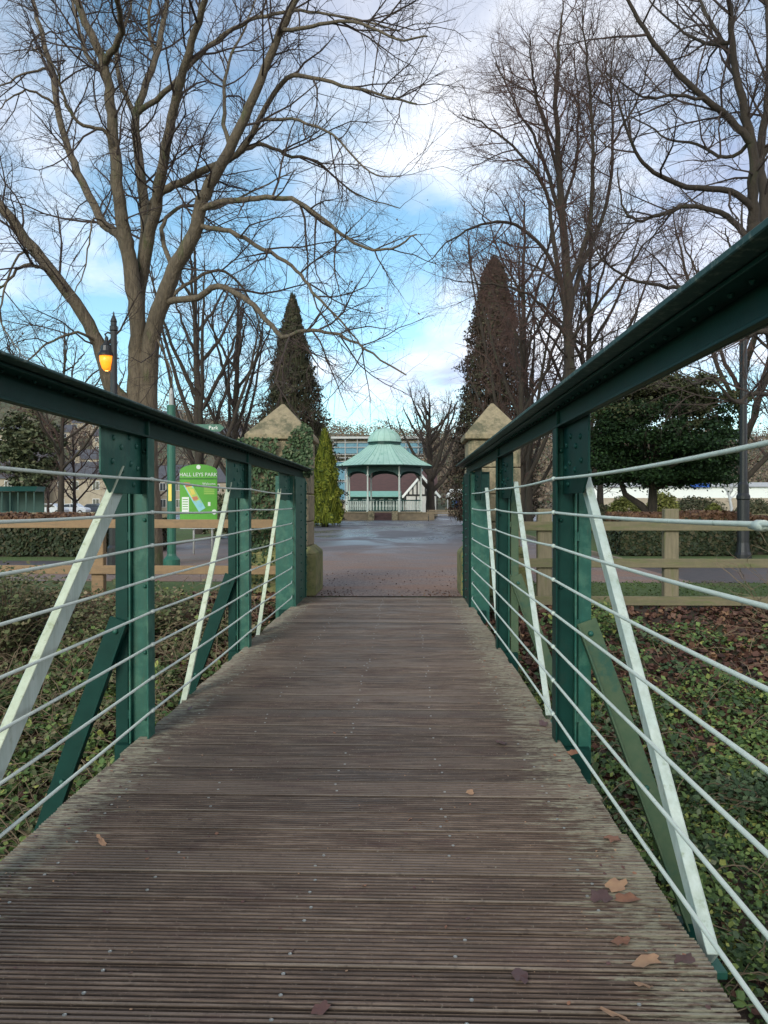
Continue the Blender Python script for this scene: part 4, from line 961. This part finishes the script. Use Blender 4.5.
for i, c in enumerate(cols):
    MB().lathe(c, [(.11, zf), (.11, zf+1.0), (.13, zf+1.02), (.075, zf+1.1), (.065, ze-.9), (.12, ze-.85), (.12, ze-.78), (.07, ze-.74), (.07, ze)], 8).build('column', M['bswhite'], bs)
    a, b_ = cols[i], cols[(i+1) % 8]; tdir = (b_-a).normalized(); Lc = (b_-a).length
    nrm = V((tdir.y, -tdir.x, 0))
    # arched frieze
    pts = [a+tdir*.08+V((0, 0, ze-.85))]
    for k in range(11):
        u = k/10; h_ = .42*math.sin(math.pi*u)**.5; pts.append(a+tdir*(.1+(Lc-.2)*u)+V((0, 0, ze-.85+h_)))
    pts += [b_-tdir*.08+V((0, 0, ze-.85)), b_-tdir*.08+V((0, 0, ze-.02)), a+tdir*.08+V((0, 0, ze-.02))]
    fr = MB()
    n_ = 11
    for k in range(1, 11):
        fr.prism([pts[k], pts[k+1], V((pts[k+1].x, pts[k+1].y, ze-.02)), V((pts[k].x, pts[k].y, ze-.02))], nrm*.05)
    fr.build('arched_frieze', M['bsgreen'], bs)
    if i in (5,):   # entrance side (front)
        g_ = MB(); g_.bar(a+V((0, 0, zf+.15)), b_+V((0, 0, zf+.15)), .05, .06, (0, 0, 1)); g_.bar(a+V((0, 0, zf+.95)), b_+V((0, 0, zf+.95)), .06, .07, (0, 0, 1)); 
    g_ = MB(); g_.bar(a+V((0, 0, zf+.08)), b_+V((0, 0, zf+.08)), .06, .07, (0, 0, 1)); g_.bar(a+V((0, 0, zf+1.0)), b_+V((0, 0, zf+1.0)), .08, .08, (0, 0, 1))
    ro = g_.build('railing', M['bsgreen'], bs)
    bl = MB(); nb = 9
    for k in range(nb):
        p = a+tdir*(.22+(Lc-.44)*k/(nb-1))
        bl.bar(p+V((0, 0, zf+.13)), p+V((0, 0, zf+.94)), .065, .04, tuple(tdir)); bl.bar(p+V((0, 0, zf+.42)), p+V((0, 0, zf+.62)), .11, .044, tuple(tdir))
    bl.build('balusters', M['bswhite'], ro)
w0 = MB()
for xa, xb in ((-4.3, -1.25), (1.25, 4.3)): w0.box(bc.x+xa, bc.x+xb, bc.y-4.6, bc.y-4.25, 0, .62)
w0.build('retaining_wall', M['bsstone'], bs, bevel=.02)
wc = MB()
for xa, xb in ((-4.35, -1.2), (1.2, 4.35)): wc.box(bc.x+xa, bc.x+xb, bc.y-4.65, bc.y-4.2, .622, .70)
for xa in (-1.25, .75): wc.box(bc.x+xa, bc.x+xa+.5, bc.y-4.85, bc.y-4.66, 0, .8)
wc.build('wall_coping', M['stone'], bs, bevel=.02)
s_ = MB()
for k in range(5): s_.box(bc.x-.72, bc.x+.72, bc.y-4.85+k*.3, bc.y-3.3, .001+k*.13, .128+k*.13)
s_.build('steps', M['roofred'], bs, bevel=.01)
# low railing/benches beside the bandstand
def bench(px, Y, w, label, rotz=0, mat='timberold'):
    b = V((X_at(px, Y), Y, 0)); t = thing('park_bench', label, 'bench', tuple(b))
    s_ = MB()
    for k in range(4): s_.box(b.x-w/2, b.x+w/2, b.y-.28+k*.12, b.y-.28+k*.12+.09, .43, .46)
    s_.build('seat', M[mat], t); s_ = MB()
    for k in range(3): s_.box(b.x-w/2, b.x+w/2, b.y+.20+k*.02, b.y+.225+k*.02, .55+k*.13, .65+k*.13)
    s_.build('backrest', M[mat], t)
    for x in (b.x-w/2+.1, b.x+w/2-.16):
        s_ = MB(); s_.box(x, x+.06, b.y-.28, b.y-.22, 0, .43); s_.box(x, x+.06, b.y+.15, b.y+.2, 0, .43); s_.box(x, x+.06, b.y+.235, b.y+.265, .3, .92); s_.box(x, x+.06, b.y-.3, b.y+.2, .38, .428)
        s_.build('leg', M['black'], t)
bench(322, 62, 2.2, 'low park bench left of the bandstand by the golden conifer', mat='bsstone')
bench(443, 62, 2.6, 'low park bench right of the bandstand beside the bare tree', mat='bsstone')
bench(672, 33, 1.7, 'grey slatted bench just behind the right hedge below the yew', mat='timberold')
bench(757, 34, 1.9, 'grey slatted bench behind the hedge right of the black lamp post', mat='timberold')
# ------------------------------------------------------------------ buildings behind the bandstand
def U(Y): return Y/F
def zz(py, Y): return CAMZ+(505-py)*Y/F
def house(name, label, x0, x1, y0, y1, ze_, zr_, wall, roofm, wins, cat='building', group=None, chim=True, axis='x', over=.25, doors=0):
    b = ((x0+x1)/2, y0, 0) if True else 0
    t = thing(name, label, cat, b, group)
    w = MB()
    if axis == 'x':
        ym = (y0+y1)/2
        w.prism([(x0, y0, 0), (x0, y1, 0), (x0, y1, ze_), (x0, ym, zr_-.15), (x0, y0, ze_)], (x1-x0, 0, 0))
        w.build('wall', wall, t); r_ = MB()
        for sgn, ya in ((-1, y0), (1, y1)):
            a = V((0, ya+sgn*over, ze_-over*(zr_-ze_)/(ym-y0))); c_ = V((0, ym, zr_))
            r_.prism([(x0-over, a.y, a.z), (x0-over, c_.y, c_.z), (x0-over, c_.y, c_.z+.12), (x0-over, a.y, a.z+.12)], (x1-x0+2*over, 0, 0))
        ro = r_.build('roof', roofm, t)
        if chim: MB().box(x0+.3, x0+1.0, ym-.3, ym+.3, zr_-.3, zr_+1.0).build('chimney', wall, ro)
    for (wx, wz, ww, wh) in wins:
        f = MB().box(wx-ww/2, wx+ww/2, y0-.05, y0+.02, wz, wz+wh).build('window', M['frame'], t)
        MB().box(wx-ww/2+.08, wx-.04, y0-.075, y0-.052, wz+.08, wz+wh-.08).box(wx+.04, wx+ww/2-.08, y0-.075, y0-.052, wz+.08, wz+wh-.08).build('pane', M['glass'], f)
    return t
Yc = 84.0
x0, x1 = X_at(349, Yc), X_at(436, Yc)
cafe = house('park_cafe', 'low building with long maroon roof and mock timbered gable behind the bandstand', x0, x1, Yc, Yc+7, zz(494, Yc), zz(471, Yc), M['render'], M['roofred'], [(x0+1.5, .9, 1.2, 1.0), (x0+3.6, .9, 1.2, 1.0)])
MB().prism([(x0-.2, Yc-1.6, zz(497, Yc)), (x0-.2, Yc-.3, zz(492, Yc)), (x0-.2, Yc-.3, zz(492, Yc)+.1), (x0-.2, Yc-1.6, zz(497, Yc)+.1)], (X_at(403, Yc)-x0, 0, 0)).build('canopy', M['canopy'], cafe)
for k in range(4): MB().box(x0+k*1.9, x0+k*1.9+.08, Yc-1.5, Yc-1.42, 0, zz(496.5, Yc)).build('canopy_post', M['bsgreen'], cafe)
gxc, gw = X_at(421, Yc), 1.75; zg = zz(476, Yc); zq = zz(495, Yc)
MB().prism([(gxc-gw, Yc-1.2, 0), (gxc+gw, Yc-1.2, 0), (gxc+gw, Yc-1.2, zq), (gxc, Yc-1.2, zg), (gxc-gw, Yc-1.2, zq)], (0, 4.5, 0)).build('gable', M['render'], cafe)
tb = MB()
for k in range(-3, 4):
    h_ = zg-abs(k)*.45*(zg-zq)/gw; tb.box(gxc+k*.45-.07, gxc+k*.45+.07, Yc-1.25, Yc-1.21, zq, h_-.1)
tb.box(gxc-gw, gxc+gw, Yc-1.26, Yc-1.215, zq-.12, zq+.06)
for x in (-gw, -.6, .6, gw-.14): tb.box(gxc+x, gxc+x+.14, Yc-1.25, Yc-1.21, 0, zq-.13)
tb.build('timber_framing', M['black'], cafe)
bb = MB(); bb.bar((gxc-gw-.3, Yc-1.35, zq-.28), (gxc, Yc-1.35, zg+.05), .06, .24, (0, 1, 0)); bb.bar((gxc+gw+.3, Yc-1.355, zq-.28), (gxc, Yc-1.355, zg+.05), .06, .24, (0, 1, 0))
bb.build('bargeboard', M['signwhite'], cafe)
rg = MB()
for s0 in (-1, 1): rg.prism([(gxc+s0*(gw+.3), Yc-1.3, zq-.2), (gxc, Yc-1.3, zg+.12), (gxc, Yc-1.3, zg+.24), (gxc+s0*(gw+.3), Yc-1.3, zq-.08)], (0, 4.7, 0))
rg.build('gable_roof', M['roofred'], cafe)
MB().box(x0+.05, X_at(404, Yc), Yc-.12, Yc-.03, 0, zz(496, Yc)).build('canopy_shade_panel', M['bsgreen'], cafe)  # dark sheet standing in for the shade below the canopy
tb_ = MB()
for k in range(6): tb_.box(x0+.5+k*.95, x0+.95+k*.95, Yc-.18, Yc-.125, zz(501.5, Yc), zz(499, Yc))
tb_.build('shopfront_notices', M['signwhite'], cafe)
# scaffolded building
Ys = 128.0
x0, x1 = X_at(337, Ys), X_at(420, Ys)
sb = thing('scaffolded_building', 'tall building wrapped in scaffolding and blue netting behind the bandstand', 'building', ((x0+x1)/2, Ys, 0))
MB().box(x0, x1, Ys, Ys+10, 0, zz(440, Ys)).build('wall', M['houseston'], sb)
MB().box(x0-.8, x1+.8, Ys-2, Ys+10.5, zz(439.5, Ys), zz(437.5, Ys)).build('temporary_roof', M['steel'], sb)
nt_ = MB(); k_ = 0
for z0_, z1_ in ((zz(500, Ys), zz(482, Ys)), (zz(480, Ys), zz(462, Ys)), (zz(454, Ys), zz(444, Ys))): nt_.box(x0-.4, x1+.4, Ys-1.45, Ys-1.4, z0_, z1_)
nt_.build('netting', M['netting'], sb)
sc = MB(); x = x0-.5
while x < x1+.6: sc.tube([(x, Ys-1.6, 0), (x, Ys-1.6, zz(439, Ys))], .07, 5); x += 2.0
for py in (500, 482, 462, 455, 448, 443): sc.tube([(x0-.6, Ys-1.62, zz(py, Ys)), (x1+.6, Ys-1.62, zz(py, Ys))], .07, 5)
for py in (458, 480): sc.box(x0-.5, x1+.5, Ys-1.55, Ys-.1, zz(py, Ys)-.1, zz(py, Ys))
sc.build('scaffold_poles', M['steel'], sb)
# white stall by right pillar
Yt = 88.0; sx0, sx1 = X_at(446, Yt), X_at(474, Yt)
stl = thing('market_stall', 'white canopied stall with blue and pink panels left of the right pillar', 'stall', ((sx0+sx1)/2, Yt, 0))
MB().prism([(sx0, Yt, zz(496, Yt)), (sx1, Yt, zz(496, Yt)), (sx1-.6, Yt+1.2, zz(489, Yt)), (sx0+.6, Yt+1.2, zz(489, Yt))], (0, 1.2, 0)).build('canopy', M['signwhite'], stl)
MB().box(sx0+.1, sx1-.1, Yt+.1, Yt+2.2, zz(499, Yt), zz(496.2, Yt)).build('valance', M['signwhite'], stl)
for a, b_, m_ in ((452, 455.5, 'netting'), (456, 459.5, 'blue'), (460, 464.5, 'pink')): MB().box(X_at(a, Yt), X_at(b_, Yt), Yt+.2, Yt+.25, zz(507, Yt), zz(500.5, Yt)).build('panel', M[m_], stl)
MB().box(sx0+.2, sx1-.2, Yt+.3, Yt+1, 0, zz(507.5, Yt)).build('counter', M['roofred'], stl)
for x in (sx0+.15, sx1-.25): MB().box(x, x+.1, Yt+.1, Yt+.2, 0, zz(496.5, Yt)).build('pole', M['frame'], stl)
# white building / marquee on the right
Yw = 105.0
x0, x1 = X_at(575, Yw), X_at(900, Yw)
wb = thing('long_white_building', 'long low white building with blue sign panel, far right behind the yew', 'building', ((x0+x1)/2, Yw, 0))
MB().box(x0, x1, Yw, Yw+6, 0, zz(487, Yw)).build('wall', M['signwhite'], wb)
MB().prism([(x0-.3, Yw-.4, zz(487, Yw)), (x0-.3, Yw+6.4, zz(487, Yw)), (x0-.3, Yw+3, zz(482, Yw))], (x1-x0+.6, 0, 0)).build('roof', M['steel'], wb)
MB().box(X_at(689, Yw), X_at(709, Yw), Yw-.46, Yw-.41, zz(487.5, Yw), zz(483.5, Yw)).build('sign_panel', M['blue'], wb)
MB().box(x0, x1, Yw-.06, Yw-.01, 0, zz(498, Yw)).build('base_course', M['houseston'], wb)
wl = MB().box(X_at(560, 60), X_at(900, 60), 60, 60.4, 0, .62)
tag(wl.build('low_stone_wall', M['bsstone'], origin=(X_at(700, 60), 60, 0), bevel=.02), 'long low brown stone wall across the park in front of the white building', 'wall')
wl = MB().box(X_at(-260, 50), X_at(170, 50), 50, 50.4, 0, .8)
tag(wl.build('low_stone_wall', M['bsstone'], origin=(X_at(-50, 50), 50, 0), bevel=.02), 'low stone wall behind the left hedge in front of the parked cars', 'wall')
# ------------------------------------------------------------------ park sign
Yp = 20.0
x0, x1 = X_at(179.8, Yp), X_at(217, Yp); xm = (x0+x1)/2; Up = Yp/F
ps = thing('park_sign', 'bright green park welcome board with white title and coloured map', 'sign', (xm, Yp, 0))
zlo, zsh, ztop = zz(520, Yp), zz(471, Yp), zz(464, Yp)
poly = [(x0, Yp, zlo), (x1, Yp, zlo), (x1, Yp, zsh)]
for k in range(1, 12): a = math.pi*k/12; poly.append((xm+(x1-x0)/2*math.cos(a), Yp, zsh+(ztop-zsh)*math.sin(a)))
poly.append((x0, Yp, zsh))
bo = MB().prism(poly, (0, .05, 0)).build('board', M['sign'], ps, bevel=.004)
def pane(a, b_, c, d_, mt, nm, y=.006, par=bo):
    return MB().box(X_at(a, Yp), X_at(b_, Yp), Yp-y, Yp-y+.004, zz(d_, Yp), zz(c, Yp)).build(nm, M[mt], par)
pane(179.8, 217, 478.3, 479.0, 'darkgreen', 'divider')
text('HALL LEYS PARK', 5.2*Up, (xm, Yp-.006, zz(474.5, Yp)), (R(90), 0, 0), M['signwhite'], bo, 'title')
text('Welcome', 3.4*Up, (X_at(209, Yp), Yp-.006, zz(483.7, Yp)), (R(90), 0, 0), M['signwhite'], bo, 'welcome_lettering')
MB().tube([(X_at(198.6, Yp), Yp-.008, zz(466.8, Yp)), (X_at(198.6, Yp), Yp-.001, zz(466.8, Yp))], 2.2*Up, 16).build('round_emblem', M['signwhite'], bo)
MB().tube([(X_at(214.3, Yp), Yp-.008, zz(512, Yp)), (X_at(214.3, Yp), Yp-.001, zz(512, Yp))], 2.5*Up, 16).build('round_emblem', M['signwhite'], bo)
def mp(pts, mt, y, nm='map_patch'):
    return MB().prism([(X_at(a, Yp), Yp-y, zz(c, Yp)) for a, c in pts], (0, .003, 0)).build(nm, M[mt], bo)
mp([(183, 484), (192, 484), (205.5, 508), (199, 512), (190, 497)], 'mapblue', .006, 'map')
mp([(184.5, 484.5), (191.5, 485.5), (199, 498), (193, 500)], 'mapyellow', .010)
mp([(187, 487), (194, 487.5), (202, 503), (196.5, 503)], 'mapgreen', .013)
mp([(190, 489), (193.5, 489), (195.5, 494), (192, 495)], 'mapyellow', .016)
mp([(192, 497), (197, 496), (198.5, 499), (194, 501)], 'mapred', .016)
mp([(184, 482), (190, 482.5), (191, 486), (186, 487)], 'mapred', .016)
mp([(196, 501), (200, 500), (202, 505), (199, 507)], 'mapblue', .016)
pane(182, 189, 497, 512, 'signwhite', 'text_box')
for k in range(4): pane(204, 214.5, 487.5+k*1.9, 488.4+k*1.9, 'mapgreen', 'text_line', .006)
for k in range(5): pane(182.7, 188, 499+k*2.4, 499.8+k*2.4, 'sign', 'text_line', .009)
pane(208, 210.5, 502, 506, 'signwhite', 'small_notice')
for x in (193, 211.5): MB().tube([(X_at(x, Yp), Yp+.07, 0), (X_at(x, Yp), Yp+.07, zlo+.6)], .028, 8).build('leg', M['steel'], ps, smooth=True)
MB().box(X_at(180, Yp), X_at(215, Yp), Yp-.02, Yp+.03, zz(529, Yp), zz(527, Yp)).build('lower_rail', M['steel'], ps)
# green signpost
Yg = 14.7; gx_ = X_at(171.5, Yg)
gpst = thing('fingerpost', 'tall green tubular fingerpost with small finger sign and yellow label', 'signpost', (gx_, Yg, 0))
MB().lathe((gx_, Yg, 0), [(.16, 0), (.16, .25), (.13, .28), (.095, .32), (.083, .36), (.078, 2.9), (.086, 2.92), (.086, 3.0), (.08, 3.02), (.08, 3.22)], 16).build('pole', M['polegreen'], gpst, smooth=False)
MB().lathe((gx_, Yg, 0), [(.045, 3.221), (.04, 3.45), (.02, 3.55)], 12).build('finial', M['steel'], gpst)
MB().box(gx_-.035, gx_+.03, Yg-.092, Yg-.079, zz(501, Yg), zz(484, Yg)).build('label_plate', M['mapyellow'], gpst)
fz = zz(427.5, Yg)
fg = MB().prism([(gx_+.085, Yg-.015, fz-.07), (gx_+.95, Yg-.015, fz-.07), (gx_+1.03, Yg-.015, fz), (gx_+.95, Yg-.015, fz+.07), (gx_+.085, Yg-.015, fz+.07)], (0, .03, 0)).build('finger_sign', M['polegreen'], gpst)
text('Park', .10, (gx_+.82, Yg-.018, fz), (R(90), 0, 0), M['signwhite'], fg, 'lettering')
# lit lamp
Yl = 14.2; lx_ = X_at(114.3, Yl); Ul = Yl/F
lp = thing('street_lamp', 'black lamp post with glowing orange lantern beside the huge left tree', 'street lamp', (lx_, Yl, 0))
MB().lathe((lx_, Yl, 0), [(.13, 0), (.13, .5), (.10, .55), (.10, 1.2), (.07, 1.25), (.062, 3.6), (.058, zz(330, Yl)), (.075, zz(329, Yl)), (.075, zz(325, Yl)), (.055, zz(324, Yl)), (.055, zz(321, Yl)), (.062, zz(320, Yl)), (.045, zz(317, Yl)), (.02, zz(314, Yl)), (.008, zz(310, Yl))], 12).build('pole', M['black'], lp, smooth=False)
hx = X_at(107.5, Yl)
hd = MB().lathe((hx, Yl-.02, 0), [(.145, zz(355, Yl)), (.15, zz(353, Yl)), (.11, zz(350, Yl)), (.10, zz(345, Yl)), (.06, zz(343, Yl)), (.03, zz(340, Yl)), (.035, zz(337, Yl)), (.015, zz(335, Yl))], 14).build('lantern_head', M['black'], lp)
MB().lathe((hx, Yl-.02, 0), [(.05, zz(369.5, Yl)), (.085, zz(367, Yl)), (.12, zz(361, Yl)), (.13, zz(355.2, Yl))], 14).build('lantern_glass', M['lamp'], hd, smooth=True)
MB().lathe((hx, Yl-.02, 0), [(.03, zz(369.9, Yl)), (.03, zz(369.6, Yl))], 8).build('glass_tip', M['bulb'], hd)
br_ = MB(); br_.tube([(hx, Yl-.02, zz(336, Yl)), (hx-.03, Yl-.02, zz(333, Yl)), (hx+.02, Yl-.01, zz(331, Yl)), (lx_, Yl, zz(333, Yl))], .018, 6); br_.tube([(hx, Yl-.02, zz(343, Yl)), (lx_, Yl, zz(340, Yl))], .02, 6); br_.tube([(lx_, Yl, zz(357, Yl)), (lx_+.10, Yl, zz(357, Yl))], .012, 6)
br_.build('bracket', M['black'], lp)
# right lamp post
Yl = 18.6; lx_ = X_at(743.2, Yl)
lp = thing('street_lamp', 'tall slim black lamp post at the hedge, right of the yew', 'street lamp', (lx_, Yl, 0))
MB().lathe((lx_, Yl, 0), [(.19, 0), (.19, .12), (.16, .18), (.135, .4), (.135, zz(500, Yl)), (.155, zz(499, Yl)), (.155, zz(496, Yl)), (.115, zz(493, Yl)), (.12, zz(485, Yl)), (.085, zz(482, Yl)), (.075, 4.5), (.06, 5.9)], 14).build('pole', M['black'], lp)
MB().tube([(lx_, Yl, 5.6), (lx_+.15, Yl, 5.95), (lx_+.42, Yl, 6.0), (lx_+.5, Yl, 5.85)], .022, 6).build('bracket', M['black'], lp)
MB().lathe((lx_+.5, Yl, 5.4), [(.05, 0), (.12, .1), (.15, .22), (.16, .26), (.08, .36), (.03, .45)], 12).build('lantern_head', M['black'], lp)
# ------------------------------------------------------------------ left background: shelter, cars, houses, hill
Yh = 58.0; x0, x1 = X_at(-14, Yh), X_at(34, Yh)
sh = thing('green_shelter', 'small green framed glazed shelter at the far left', 'shelter', ((x0+x1)/2, Yh, 0))
MB().prism([(x0-.2, Yh-.2, 2.35), (x1+.2, Yh-.2, 2.35), (x1-.2, Yh+1, 2.75), (x0+.2, Yh+1, 2.75)], (0, 1.4, 0)).build('roof', M['bsgreen'], sh)
for k in range(7):
    x = x0+(x1-x0)*k/6; MB().box(x-.04, x+.04, Yh, Yh+.08, 0, 2.35).build('post', M['bsgreen'], sh)
MB().box(x0, x1, Yh+1.6, Yh+1.7, 0, 2.35).build('back_panel', M['bsgreen'], sh)
MB().box(x0, x1, Yh+.02, Yh+.06, .05, .8).build('lower_panel', M['bsgreen'], sh)
MB().box(x0, x0+.9, Yh+.1, Yh+.13, .82, 2.2).build('poster', M['frame'], sh)
def car(px, Y, label, paint, z0=0., flip=1):
    x = X_at(px, Y); t = thing('parked_car', label, 'car', (x, Y, z0), 'cars parked beyond the park wall')
    prof = [(-2.1, .35), (-2.15, .75), (-1.95, .95), (-1.3, 1.02), (-.75, 1.45), (.6, 1.50), (1.25, 1.05), (1.95, .92), (2.12, .7), (2.08, .35)]
    MB().prism([(x+flip*a, Y, z0+z) for a, z in prof], (0, 1.7, 0)).build('body', paint, t, bevel=.06, seg=2)
    wn = [(-1.15, 1.03), (-.68, 1.38), (-.05, 1.42), (-.05, 1.02)]; w2 = [(.03, 1.02), (.03, 1.42), (.52, 1.42), (1.05, 1.04)]
    for w_ in (wn, w2): MB().prism([(x+flip*a, Y-.012, z0+z) for a, z in w_], (0, .01, 0)).build('window', M['glass'], t)
    for a in (-1.3, 1.3):
        for yy in (-.03, 1.55):
            wl_ = MB().tube([(x+a, Y+yy, z0+.33), (x+a, Y+yy+.18, z0+.33)], .33, 14).build('wheel', M['rubber'], t)
            MB().tube([(x+a, Y+yy-.01, z0+.33), (x+a, Y+yy-.002, z0+.33)], .2, 10).build('rim', M['steel'], wl_)
for px, Y, lb, pt in ((47, 96, 'silver white car, leftmost of those parked beyond the left hedge', 'carwhite'), (70, 100, 'pale car right of the silver white one, beyond the left hedge', 'carwhite'), (92, 104, 'dark car rightmost in the parked row, half behind the white brace', 'cardark'), (20, 102, 'dark parked car partly behind the green shelter', 'cardark')):
    car(px, Y, lb, M[pt], 0, 1)
def Hh(x, y):
    base = 36.5+24*sm(10, -220, x)-2*sm(0, 200, x)
    return base*sm(125, 430, y)**.85 + 2.5*noise.noise(V((x*.02, y*.02, 0)))*sm(130, 200, y)-.6
hl = MB(); hxs = lines([(-1200,-400,100),(-400,400,20),(400,1200,100)]); hys = lines([(120,470,17.5),(470,1000,130)])
for y in hys:
    for x in hxs: hl.v.append((x, y, Hh(x, y)))
for j in range(len(hys)-1):
    for i in range(len(hxs)-1): o = j*len(hxs)+i; hl.f.append((o, o+1, o+len(hxs)+1, o+len(hxs)))
struct(hl.build('hill', M['hill'], smooth=True))
fw = MB()
for _ in range(2900):
    y = 130+320*rnd.random(); x = rnd.uniform(-.60, .55)*y
    if y < 150 and -60 < x < 8: continue
    if x < -20 and rnd.random() < .5 and y < 380: continue
    s0 = rnd.uniform(2.2, 4.2); z = Hh(x, y)
    if rnd.random() < .14: hgt = 1.4
    else: hgt = 1.
    for _k in range(62):
        d_ = V((rnd.gauss(0, .5), rnd.gauss(0, .5), rnd.gauss(0, .5)*hgt)); fw.leaf(V((x, y, z+s0*.9))+d_*s0, rnd.uniform(.15, .45), curl=.1)
struct(fw.build('hillside_woodland', M['wood_far']), 'stuff')
k = 0
hl_lab = ['nearest the green shelter', 'above the parked cars', 'low on the slope', 'half way up the slope', 'near the skyline']
def terr(px, Y, w, fl, dd, lb, wall=None, extra=0):
    x = X_at(px, Y); z = Hh(x, Y) if Y > 125 else 0
    z = max(z-.3, 0)
    h_ = fl*2.8
    x0, x1 = x-w/2, x+w/2
    wins = []
    nw = max(2, int(w/2.6))
    for f in range(fl):
        for i in range(nw): wins.append((x0+w*(i+.5)/nw, .9+f*2.8, 1.1, 1.4))
    t = house('stone_house', lb, x0, x1, Y, Y+7, h_, h_+2.6, wall or M['houseston'], M['slate'], wins, 'house', 'stone houses beyond the park and up the hillside')
    t.location.z = z+extra
HS = [(8, 118, 9, 2, 'stone house directly behind the green shelter'), (52, 122, 12, 2, 'long stone house just above the parked cars'), (96, 120, 10, 2, 'stone house partly behind the top of the first white brace'),
 (-20, 150, 10, 3, 'tall stone house at the left picture edge with blue grey roof'), (66, 160, 11, 2, 'house with pale windows in mid slope right of the pine'), (30, 190, 10, 2, 'stone house hidden behind the pine crown'),
 (88, 200, 9, 2, 'small stone house in mid slope left of the gusset plate'), (5, 230, 12, 3, 'big stone house above the pine on the left slope'), (55, 250, 10, 2, 'stone house upper middle of the left slope'),
 (85, 280, 10, 2, 'stone house on the upper slope near the right of the gap'), (45, 330, 14, 3, 'wide pale terrace near the skyline above the pine'), (20, 360, 10, 2, 'small house on the skyline left of the wide terrace'),
 (70, 370, 10, 2, 'small house on the skyline right of the wide terrace'), (110, 240, 11, 2, 'stone house on the slope behind the gusset plate'), (155, 130, 11, 2, 'stone house between the first post and the green signpost'),
 (235, 140, 10, 2, 'stone house beyond the dark bare trees'), (165, 300, 10, 2, 'house on the hillside behind the fingerpost'), (225, 260, 10, 2, 'hillside house above the park sign')]
for a in HS: terr(a[0], a[1], a[2], a[3], 0, a[4], M['render'] if a[0] in (45, 66) else None)
# ------------------------------------------------------------------ sky and sun
w = bpy.data.worlds.new('World'); scene.world = w; w.use_nodes = True; nt = w.node_tree; nt.nodes.clear()
out = nt.nodes.new('ShaderNodeOutputWorld'); bg = nt.nodes.new('ShaderNodeBackground'); bg.inputs[1].default_value = .1
sky = nt.nodes.new('ShaderNodeTexSky'); sky.sky_type = 'NISHITA'; sky.sun_disc = False
SUN_EL, SUN_AZ = R(28), R(200)      # azimuth measured clockwise from +Y: behind the camera, to the left
sky.sun_elevation = SUN_EL; sky.sun_rotation = SUN_AZ; sky.altitude = 100; sky.air_density = 1.0; sky.dust_density = .6; sky.ozone_density = 2.2
tc = nt.nodes.new('ShaderNodeTexCoord'); sp = nt.nodes.new('ShaderNodeSeparateXYZ'); nt.links.new(tc.outputs['Generated'], sp.inputs[0])
den = mth(nt, 'ADD', mth(nt, 'MAXIMUM', sp.outputs[2], 0.0), .22)
cx_ = nt.nodes.new('ShaderNodeCombineXYZ')
nt.links.new(mth(nt, 'DIVIDE', sp.outputs[0], den), cx_.inputs[0]); nt.links.new(mth(nt, 'DIVIDE', sp.outputs[1], den), cx_.inputs[1])
mpn = nt.nodes.new('ShaderNodeMapping'); mpn.inputs['Location'].default_value = (3.1, 1.7, 0); mpn.inputs['Scale'].default_value = (1.0, .8, 1); nt.links.new(cx_.outputs[0], mpn.inputs[0])
n1 = nz(nt, mpn.outputs[0], 1.5, 9, .56, .25)
bias = mth(nt, 'ADD', n1, mth(nt, 'MULTIPLY', sp.outputs[0], .30))
bias = mth(nt, 'ADD', bias, mth(nt, 'MULTIPLY', mth(nt, 'SUBTRACT', sp.outputs[2], .30), .30))
cov = ramp(nt, bias, [(.41, 0.), (.60, 1.)])
shade = ramp(nt, nz(nt, mpn.outputs[0], 2.3, 8, .6, .4), [(.3, (3.1, 3.7, 5.3)), (.68, (9.2, 9.3, 9.7))])
skyc = mixc(nt, 1.0, sky.outputs[0], (1.15, 1.35, 1.22), 'MULTIPLY')
dk = mth(nt, 'SUBTRACT', 1.10, mth(nt, 'MULTIPLY', sp.outputs[2], .62))
shade = mixc(nt, 1.0, shade, dk, 'MULTIPLY')
tot = mixc(nt, mth(nt, 'MULTIPLY', cov, .93), skyc, shade)
nt.links.new(tot, bg.inputs[0]); nt.links.new(bg.outputs[0], out.inputs[0])
sl = bpy.data.lights.new('sun', 'SUN'); sl.energy = 1.3; sl.angle = R(24); sl.color = (1, .95, .88)
so = bpy.data.objects.new('sun', sl); col.objects.link(so)
sd = V((math.sin(SUN_AZ)*math.cos(SUN_EL), math.cos(SUN_AZ)*math.cos(SUN_EL), math.sin(SUN_EL)))
so.rotation_euler = sd.to_track_quat('Z', 'Y').to_euler()
scene.view_settings.view_transform = 'Standard'; scene.view_settings.look = 'None'; scene.view_settings.exposure = .80; scene.view_settings.gamma = 1
for o in bpy.data.objects:
    if '_o' in o: del o['_o']
    if o.name.split('.')[0] in ('screw_heads', 'rail_rivets', 'seed_clusters'): o['kind'] = 'stuff'
